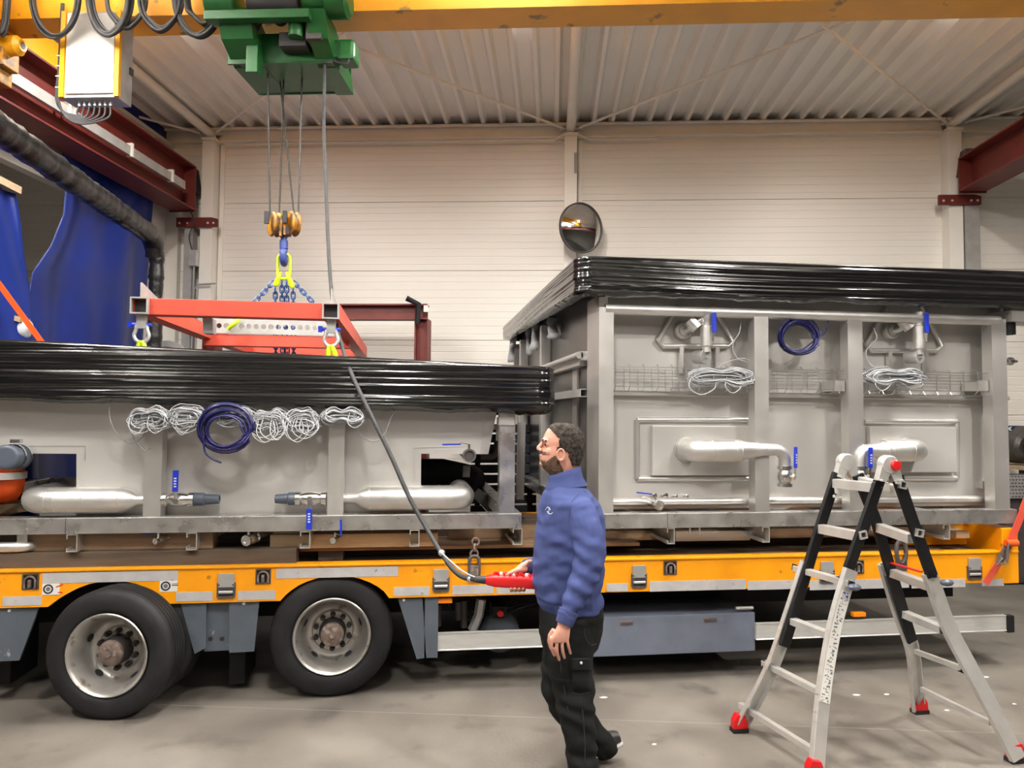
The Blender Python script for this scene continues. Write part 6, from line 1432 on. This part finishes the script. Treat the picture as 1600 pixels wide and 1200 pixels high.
# near hand, relaxed, back of the hand to the camera
YH = 3.45
loft(b, [(at(881.5, 974, Y=YH+0.005), (0.031, 0, 0.006), (0, 0.023, 0)), (at(879, 984, Y=YH), (0.038, 0, 0.006), (0, 0.022, 0)), (at(876, 994, Y=YH-0.002), (0.044, 0, 0.002), (0, 0.019, 0)), (at(874.5, 1003, Y=YH), (0.044, 0, 0.0), (0, 0.015, 0))], 18, 0.8)
for (x0, y0, x1, y1, x2, y2, r_) in ((861.5, 1000, 862, 1013, 866, 1024, 0.0085), (869.8, 1003, 870.2, 1018, 873.5, 1031, 0.0088), (878.2, 1003, 879, 1016, 882, 1028, 0.0085), (886.3, 1000, 888.5, 1011, 891.5, 1021.5, 0.0076)):
    b.tube(spline([at(x0, y0-5, Y=YH), at(x0, y0, Y=YH-0.004), at(x1, y1, Y=YH), at(x2, y2, Y=YH+0.028)], 5), [r_*1.08]*6+[r_]*5+[r_*0.92]*4+[r_*0.75], 10); b.sphere(at(x2, y2, Y=YH+0.028), r_*0.8, 10, 8)
b.tube(spline([at(866, 984, Y=YH+0.012), at(860, 994, Y=YH+0.024), at(859, 1004, Y=YH+0.03), at(862, 1014, Y=YH+0.036)], 5), [0.014]*6+[0.012]*5+[0.0105]*4+[0.009], 10); b.sphere(at(862, 1014, Y=YH+0.036), 0.0092, 10, 8)
# far hand closed round the pendant
YG = PY+0.045
loft(b, [(at(829, 882, Y=3.87), (0.012, 0, 0.028), (0, 0.024, 0)), (at(820, 886, Y=YG+0.005), (0.014, 0, 0.036), (0, 0.028, 0)), (at(811, 892, Y=YG-0.008), (0.012, 0, 0.040), (0, 0.030, 0)), (at(801, 899, Y=YG-0.008), (0.010, 0, 0.034), (0, 0.026, 0))], 18, 0.85)
for k, (x, r_) in enumerate(((800, 0.0095), (806.5, 0.0098), (813, 0.0094), (819.5, 0.0085))):
    b.tube(spline([at(x+2, 897, Y=YG+0.006), at(x+1, 908, Y=YG+0.008), at(x, 919.5, Y=PY+0.030), at(x-1, 923, Y=PY+0.0), at(x-2, 920, Y=PY-0.032)], 5), [r_*1.1]*8+[r_]*8+[r_*0.85]*5, 10); b.sphere(at(x-2, 920, Y=PY-0.032), r_*0.85, 10, 8)
b.tube(spline([at(822, 889, Y=YG-0.005), at(812, 890.5, Y=PY+0.02), at(802, 893.5, Y=PY+0.005), at(791, 898.5, Y=PY-0.004)], 5), [0.017]*6+[0.014]*5+[0.0115]*4+[0.0095], 10); b.sphere(at(791, 898.5, Y=PY-0.004), 0.0095, 10, 8)
# legs inside the trousers
LN = [at(892, 960, Y=3.65), at(890, 1040, Y=3.64), at(900, 1105, Y=3.63), at(906, 1150, Y=3.625), at(911, 1206, Y=3.62)]
LF = [at(888, 960, Y=3.81), at(876, 1030, Y=3.83), at(876, 1088, Y=3.845), at(912, 1132, Y=3.855), at(944, 1166, Y=3.86)]
limb(b, LN, [0.085, 0.075, 0.06, 0.055, 0.045]); limb(b, LF, [0.085, 0.075, 0.058, 0.055, 0.045])
body_me = remeshed(b, 0.0042, 2)
person = place(body_me, 'person', 'skin')
tag(person, 'man in a blue sweater and black work trousers walking with a red pendant control', 'person')
# ---- sweater
b = MB()
loft(b, [row(*t) for t in TORSO], 28, 0.9); loft(b, [row(*t) for t in HEM], 28, 0.9)
limb(b, [shN+Vector((-0.01, 0.02, -0.0)), shN.lerp(elN, 0.5)+Vector((0.01, -0.008, 0)), elN, elN.lerp(wrN, 0.5)+Vector((0.01, 0, 0)), wrN.lerp(elN, 0.06)], [0.078, 0.080, 0.074, 0.064, 0.046])
limb(b, [shF, elF, elF.lerp(wrF, 0.6), wrF.lerp(elF, 0.08)], [0.08, 0.07, 0.056, 0.043])
b.cyl(at(889, 955, Y=3.462), at(882, 972, Y=3.456), 0.044, 0.040, n=20)
b.cyl(wrF.lerp(elF, 0.12), wrF.lerp(elF, -0.08), 0.043, 0.040, n=20)
def wr(co, n):
    w = 0.006*noise.noise(Vector((co.x*7+co.z*6, co.y*5, co.z*13)))+0.0045*noise.noise(Vector((co.x*16-co.z*12, co.y*12, co.z*24+3)))
    armf = max(0, min(1, (3.60-co.y)/0.06))
    w += armf*0.004*math.sin(co.z*78+co.x*34+3*noise.noise(Vector((co.x*6, co.y*6, co.z*5))))*max(0, min(1, (1.33-co.z)/0.1))
    belly = max(0, min(1, (1.22-co.z)/0.15))*(1-armf)
    w += belly*0.005*math.sin(co.z*52-co.x*38+4*noise.noise(Vector((co.x*4, co.y*4, co.z*4))))
    return w
sw_me = remeshed(b, 0.0065, 3, wr); sw_bvh = BVHTree.FromPolygons([v.co.copy() for v in sw_me.vertices], [tuple(p.vertices) for p in sw_me.polygons])
sweater = place(sw_me, 'sweater', 'sweater', person)
def hit(bvh, x, y, off=0.001):
    h = bvh.ray_cast(CAMP, ray(x, y).normalized())
    return (h[0]-ray(x, y).normalized()*off) if h[0] is not None else None
plain('cuff', lambda q: q.lathe(at(889.5, 953, Y=3.462), at(881.5, 974, Y=3.456)-at(889.5, 953, Y=3.462), [(0.047, 0), (0.0485, 0.004), (0.0475, 0.012), (0.046, 0.03), (0.0435, 0.062), (0.041, 0.070), (0.035, 0.070)], 28, cap=False), M['sweaterdark'], person, smooth=60)
plain('cuff', lambda q: q.lathe(wrF.lerp(elF, 0.16), wrF-elF, [(0.046, 0), (0.0475, 0.004), (0.045, 0.03), (0.042, 0.058), (0.034, 0.060)], 24, cap=False), M['sweaterdark'], person, smooth=60)
# collar
m = MB(); rings = []
for (y0, xl, xr, w) in ((762, 858, 912, 0.088), (752, 859, 908, 0.078), (744, 860, 905, 0.074)): rings.append(row(y0, xl, xr, w))
def collar(q):
    n = 28; vs = []
    cols = [((764, 852), (756, 917), 0.105), ((757, 855), (748, 912), 0.090), ((753, 857), (743, 910), 0.083), ((747, 857), (735, 908), 0.079), ((742, 858.5), (728, 906), 0.075), ((741, 860), (727, 904.5), 0.071), ((752, 861), (742, 907), 0.074)]
    for (l, r_, w) in cols:
        a_, b_ = at(l[1], l[0], Y=Y0), at(r_[1], r_[0], Y=Y0)
        for k in range(n):
            t = 2*math.pi*k/n; c = (a_+b_)/2; q_ = c+(b_-a_)/2*math.cos(t)+Vector((0, w*math.sin(t), 0)); vs.append(q_+Vector((0, 0, 0.003*math.sin(3*t))))
    N = len(cols); q.add(vs, [(i*n+k, i*n+(k+1) % n, (i+1)*n+(k+1) % n, (i+1)*n+k) for i in range(N-1) for k in range(n)])
plain('collar', collar, M['sweater'], person, smooth=60)
def seam(pts, bvh, r_, mt, name, parent):
    Q_ = [hit(bvh, x, y, 0.0) for x, y in pts]; Q_ = [q for q in Q_ if q is not None]
    if len(Q_) > 1: plain(name, lambda q: q.tube(spline(Q_, 5), r_, 6), M[mt], parent, smooth=90)
seam([(927, 769), (914, 768), (903, 773), (895, 782), (891, 795), (890, 806)], sw_bvh, 0.0022, 'sweaterdark', 'armhole_seam', person)
for pts in ([(852, 797), (856, 792), (858, 797), (856, 801)], [(855, 799), (858, 802.5), (861, 803), (863.5, 801)], [(858.5, 793), (860, 797)]):
    seam(pts, sw_bvh, 0.0018, 'stickerwhite', 'chest_logo', person)
# ---- trousers
b = MB()
loft(b, [row(944, 846, 940, 0.160), row(958, 844, 941, 0.168), row(985, 843, 938, 0.165), row(1010, 848, 932, 0.155)], 28, 0.85)
def leg(pts, R_):
    rings = []
    for (c, ra, rb) in R_: rings.append((c, Vector((ra, 0, 0)), Vector((0, rb, 0))))
    return rings
loft(b, leg(0, [(at(894, 965, Y=3.655), 0.125, 0.10), (at(892, 1000, Y=3.645), 0.128, 0.098), (at(891, 1040, Y=3.64), 0.116, 0.096), (at(896, 1080, Y=3.635), 0.105, 0.09), (at(900, 1110, Y=3.63), 0.096, 0.086), (at(906, 1150, Y=3.625), 0.084, 0.082), (at(909, 1185, Y=3.62), 0.078, 0.080), (at(912, 1212, Y=3.618), 0.078, 0.082)]), 24)
limb(b, LF[:2]+[LF[2]+Vector((0, 0, 0))]+LF[3:], [0.105, 0.102, 0.088, 0.080, 0.072])
def wt(co, n):
    w = 0.006*noise.noise(Vector((co.x*8, co.y*7, co.z*14)))+0.004*noise.noise(Vector((co.x*18+co.z*8, co.y*14, co.z*26)))
    if co.z < 0.55: w += 0.008*math.sin(co.z*60+co.x*30+4*noise.noise(Vector((co.x*5, co.y*5, co.z*5))))*0.6
    return w
tr_me = remeshed(b, 0.007, 3, wt); tr_bvh = BVHTree.FromPolygons([v.co.copy() for v in tr_me.vertices], [tuple(p.vertices) for p in tr_me.polygons])
trousers = place(tr_me, 'trousers', 'trousers', person)
def patch(x0, y0, x1, y1, off, name, mt='trousers', skew=0.0, nx=10, ny=10):
    vs = []
    for j in range(ny+1):
        for i in range(nx+1):
            u, v = i/nx, j/ny; q_ = hit(tr_bvh, x0+(x1-x0)*u+skew*v, y0+(y1-y0)*v, off*(0.0 if (u in (0, 1) or v in (0, 1)) else 1.0)); vs.append(q_)
    if all(q is not None for q in vs):
        mm = MB(); mm.add(vs, [(j*(nx+1)+i, j*(nx+1)+i+1, (j+1)*(nx+1)+i+1, (j+1)*(nx+1)+i) for j in range(ny) for i in range(nx)]); return mm.build(name, M[mt], person, smooth=60)
patch(892, 1040, 923, 1080, 0.016, 'cargo_pocket', skew=2); patch(891, 1028, 924, 1050, 0.024, 'pocket_flap', skew=1)
q_ = hit(tr_bvh, 908, 1036, 0.026)
if q_ is not None: plain('snap_button', lambda q: q.sphere(q_, 0.0075, 10, 8), M['shackle'], person, smooth=60)
for pts in ([(912, 965), (913, 985), (916, 1000), (924, 1008), (932, 1006)], [(893, 1082), (905, 1085), (920, 1082)], [(908, 1090), (912, 1130), (914, 1170), (913, 1195)], [(878, 1000), (876, 1040), (884, 1090), (891, 1130)]):
    seam(pts, tr_bvh, 0.0025, 'seam', 'trouser_seam', person)
# ---- shoes
def shoe(heel, toe, name):
    heel, toe = V(heel), V(toe); d = (toe-heel); L = d.length; d.normalize(); s = Vector((0, 0, 1)).cross(d).normalized(); u = d.cross(s).normalized()
    m = MB(); rings = []
    for (t, w, h) in ((0.0, 0.028, 0.05), (0.08, 0.036, 0.062), (0.3, 0.038, 0.075), (0.5, 0.042, 0.058), (0.75, 0.046, 0.042), (0.92, 0.038, 0.032), (1.0, 0.018, 0.02)): rings.append((heel+d*(L*t)+u*(h/2+0.022), s*w, u*(h/2)))
    loft(m, rings, 18, 0.75); sh = m.build(name, M['shoe'], person, smooth=50)
    m = MB(); rings = [(heel+d*(L*t)+u*0.013, s*(w+0.003), u*0.013) for (t, w) in ((-0.015, 0.026), (0.08, 0.036), (0.3, 0.036), (0.55, 0.042), (0.78, 0.046), (0.94, 0.036), (1.02, 0.016))]
    loft(m, rings, 18, 0.6); m.build('sole', M['sole'], sh, smooth=40)
shoe(at(972, 1163, Y=3.86)+Vector((0, 0, 0.0)), at(905, 1192, Y=3.86), 'shoe')
fz = at(911, 1206, Y=3.62); shoe(Vector((fz.x+0.06, 3.62, 0.002)), Vector((fz.x-0.22, 3.61, 0.002)), 'shoe')
# ---- hair and beard follow the head surface
def cap_mesh(g, keep, name, mt, thick):
    n = 144; rows = []; H2 = []
    for i in range(len(HEAD)-1):
        for k in range(9):
            t = k/9; H2.append(tuple(HEAD[i][j]+(HEAD[i+1][j]-HEAD[i][j])*t for j in range(4)))
    H2.append(HEAD[-1]); m = MB(); vs = []; pxs = []
    for h in H2:
        ring = head_ring(*h, g=g, n=n); c = (at(h[1], h[0], Y=Y0)+at(h[2], h[0], Y=Y0))/2
        for k, p in enumerate(ring):
            u = (p.x-c.x)/max(1e-6, (at(h[2], h[0], Y=Y0).x-at(h[1], h[0], Y=Y0).x)/2+g); xpx = (h[1]+h[2])/2+u*(h[2]-h[1])/2
            nz = 0.0016*noise.noise(p*60)+0.0016*noise.noise(p*200); d = (p-c); d.z = 0; topz = max(0, (672-h[0])/9.5)*0.006
            q = p+(d.normalized() if d.length > 1e-6 else Vector((0, 0, 1)))*nz+Vector((0, 0, (nz if h[0] < 672 else 0)+(topz if g > 0.004 else 0))); vs.append(q); pxs.append((xpx, h[0]))
    fs = []
    for i in range(len(H2)-1):
        for k in range(n):
            f = (i*n+k, i*n+(k+1) % n, (i+1)*n+(k+1) % n, (i+1)*n+k)
            if keep(sum(pxs[j][0] for j in f)/4, sum(pxs[j][1] for j in f)/4): fs.append(f)
    if keep(880, 662): fs.append(tuple(range(n))[::-1])
    used = sorted({j for f in fs for j in f}); mp = {j: i for i, j in enumerate(used)}
    m.add([vs[j] for j in used], [tuple(mp[j] for j in f) for f in fs]); o = m.build(name, M[mt], person, smooth=180)
    sm = o.modifiers.new('thickness', 'SOLIDIFY'); sm.thickness = thick; sm.offset = -1; return o
def hair_keep(x, y):
    lim = 857 if y < 667 else (857+(y-667)*0.75 if y < 684 else (869.5 if y < 700 else (870 if y < 704 else 882+(y-704)*0.35)))
    lim += 1.6*noise.noise(Vector((y*0.5, x*0.05, 0)))
    return x > lim and y < 727
def beard_keep(x, y):
    if y > 741: return False
    if 705.5 < y < 710 and x < 852: return True
    top = 721 if x < 850 else (721-(x-850)*0.75 if x < 862 else 711)
    if x > 867+max(0, y-716)*0.55: return False
    if y > 718.5 and x < 850: return True
    return y > top+1.2*noise.noise(Vector((x*0.4, y*0.1, 4)))
def side_keep(x, y): return 866 <= x < 872 and 698 < y < 716
cap_mesh(0.0055, hair_keep, 'hair', 'hair', 0.008); cap_mesh(0.0022, lambda x, y: beard_keep(x, y) or side_keep(x, y), 'beard', 'beard', 0.005)
for s in (-1, 1):
    plain('eyebrow', lambda q: q.tube(spline([P(847.5, 688.5, 0.014*s), P(848.5, 687, 0.032*s), P(853.5, 689, 0.052*s)], 5), 0.0042, 6), M['hair'], person, smooth=90)
    c = P(854.2, 694.9, 0.0325*s); ew = plain('eye', lambda q: q.sphere(c, 0.0100, 14, 10), M['eyewhite'], person, smooth=90)
    plain('iris', lambda q: q.sphere(c+Vector((-0.0072, 0.003*s, 0)), 0.0062, 10, 8), M['ink'], ew, smooth=90)
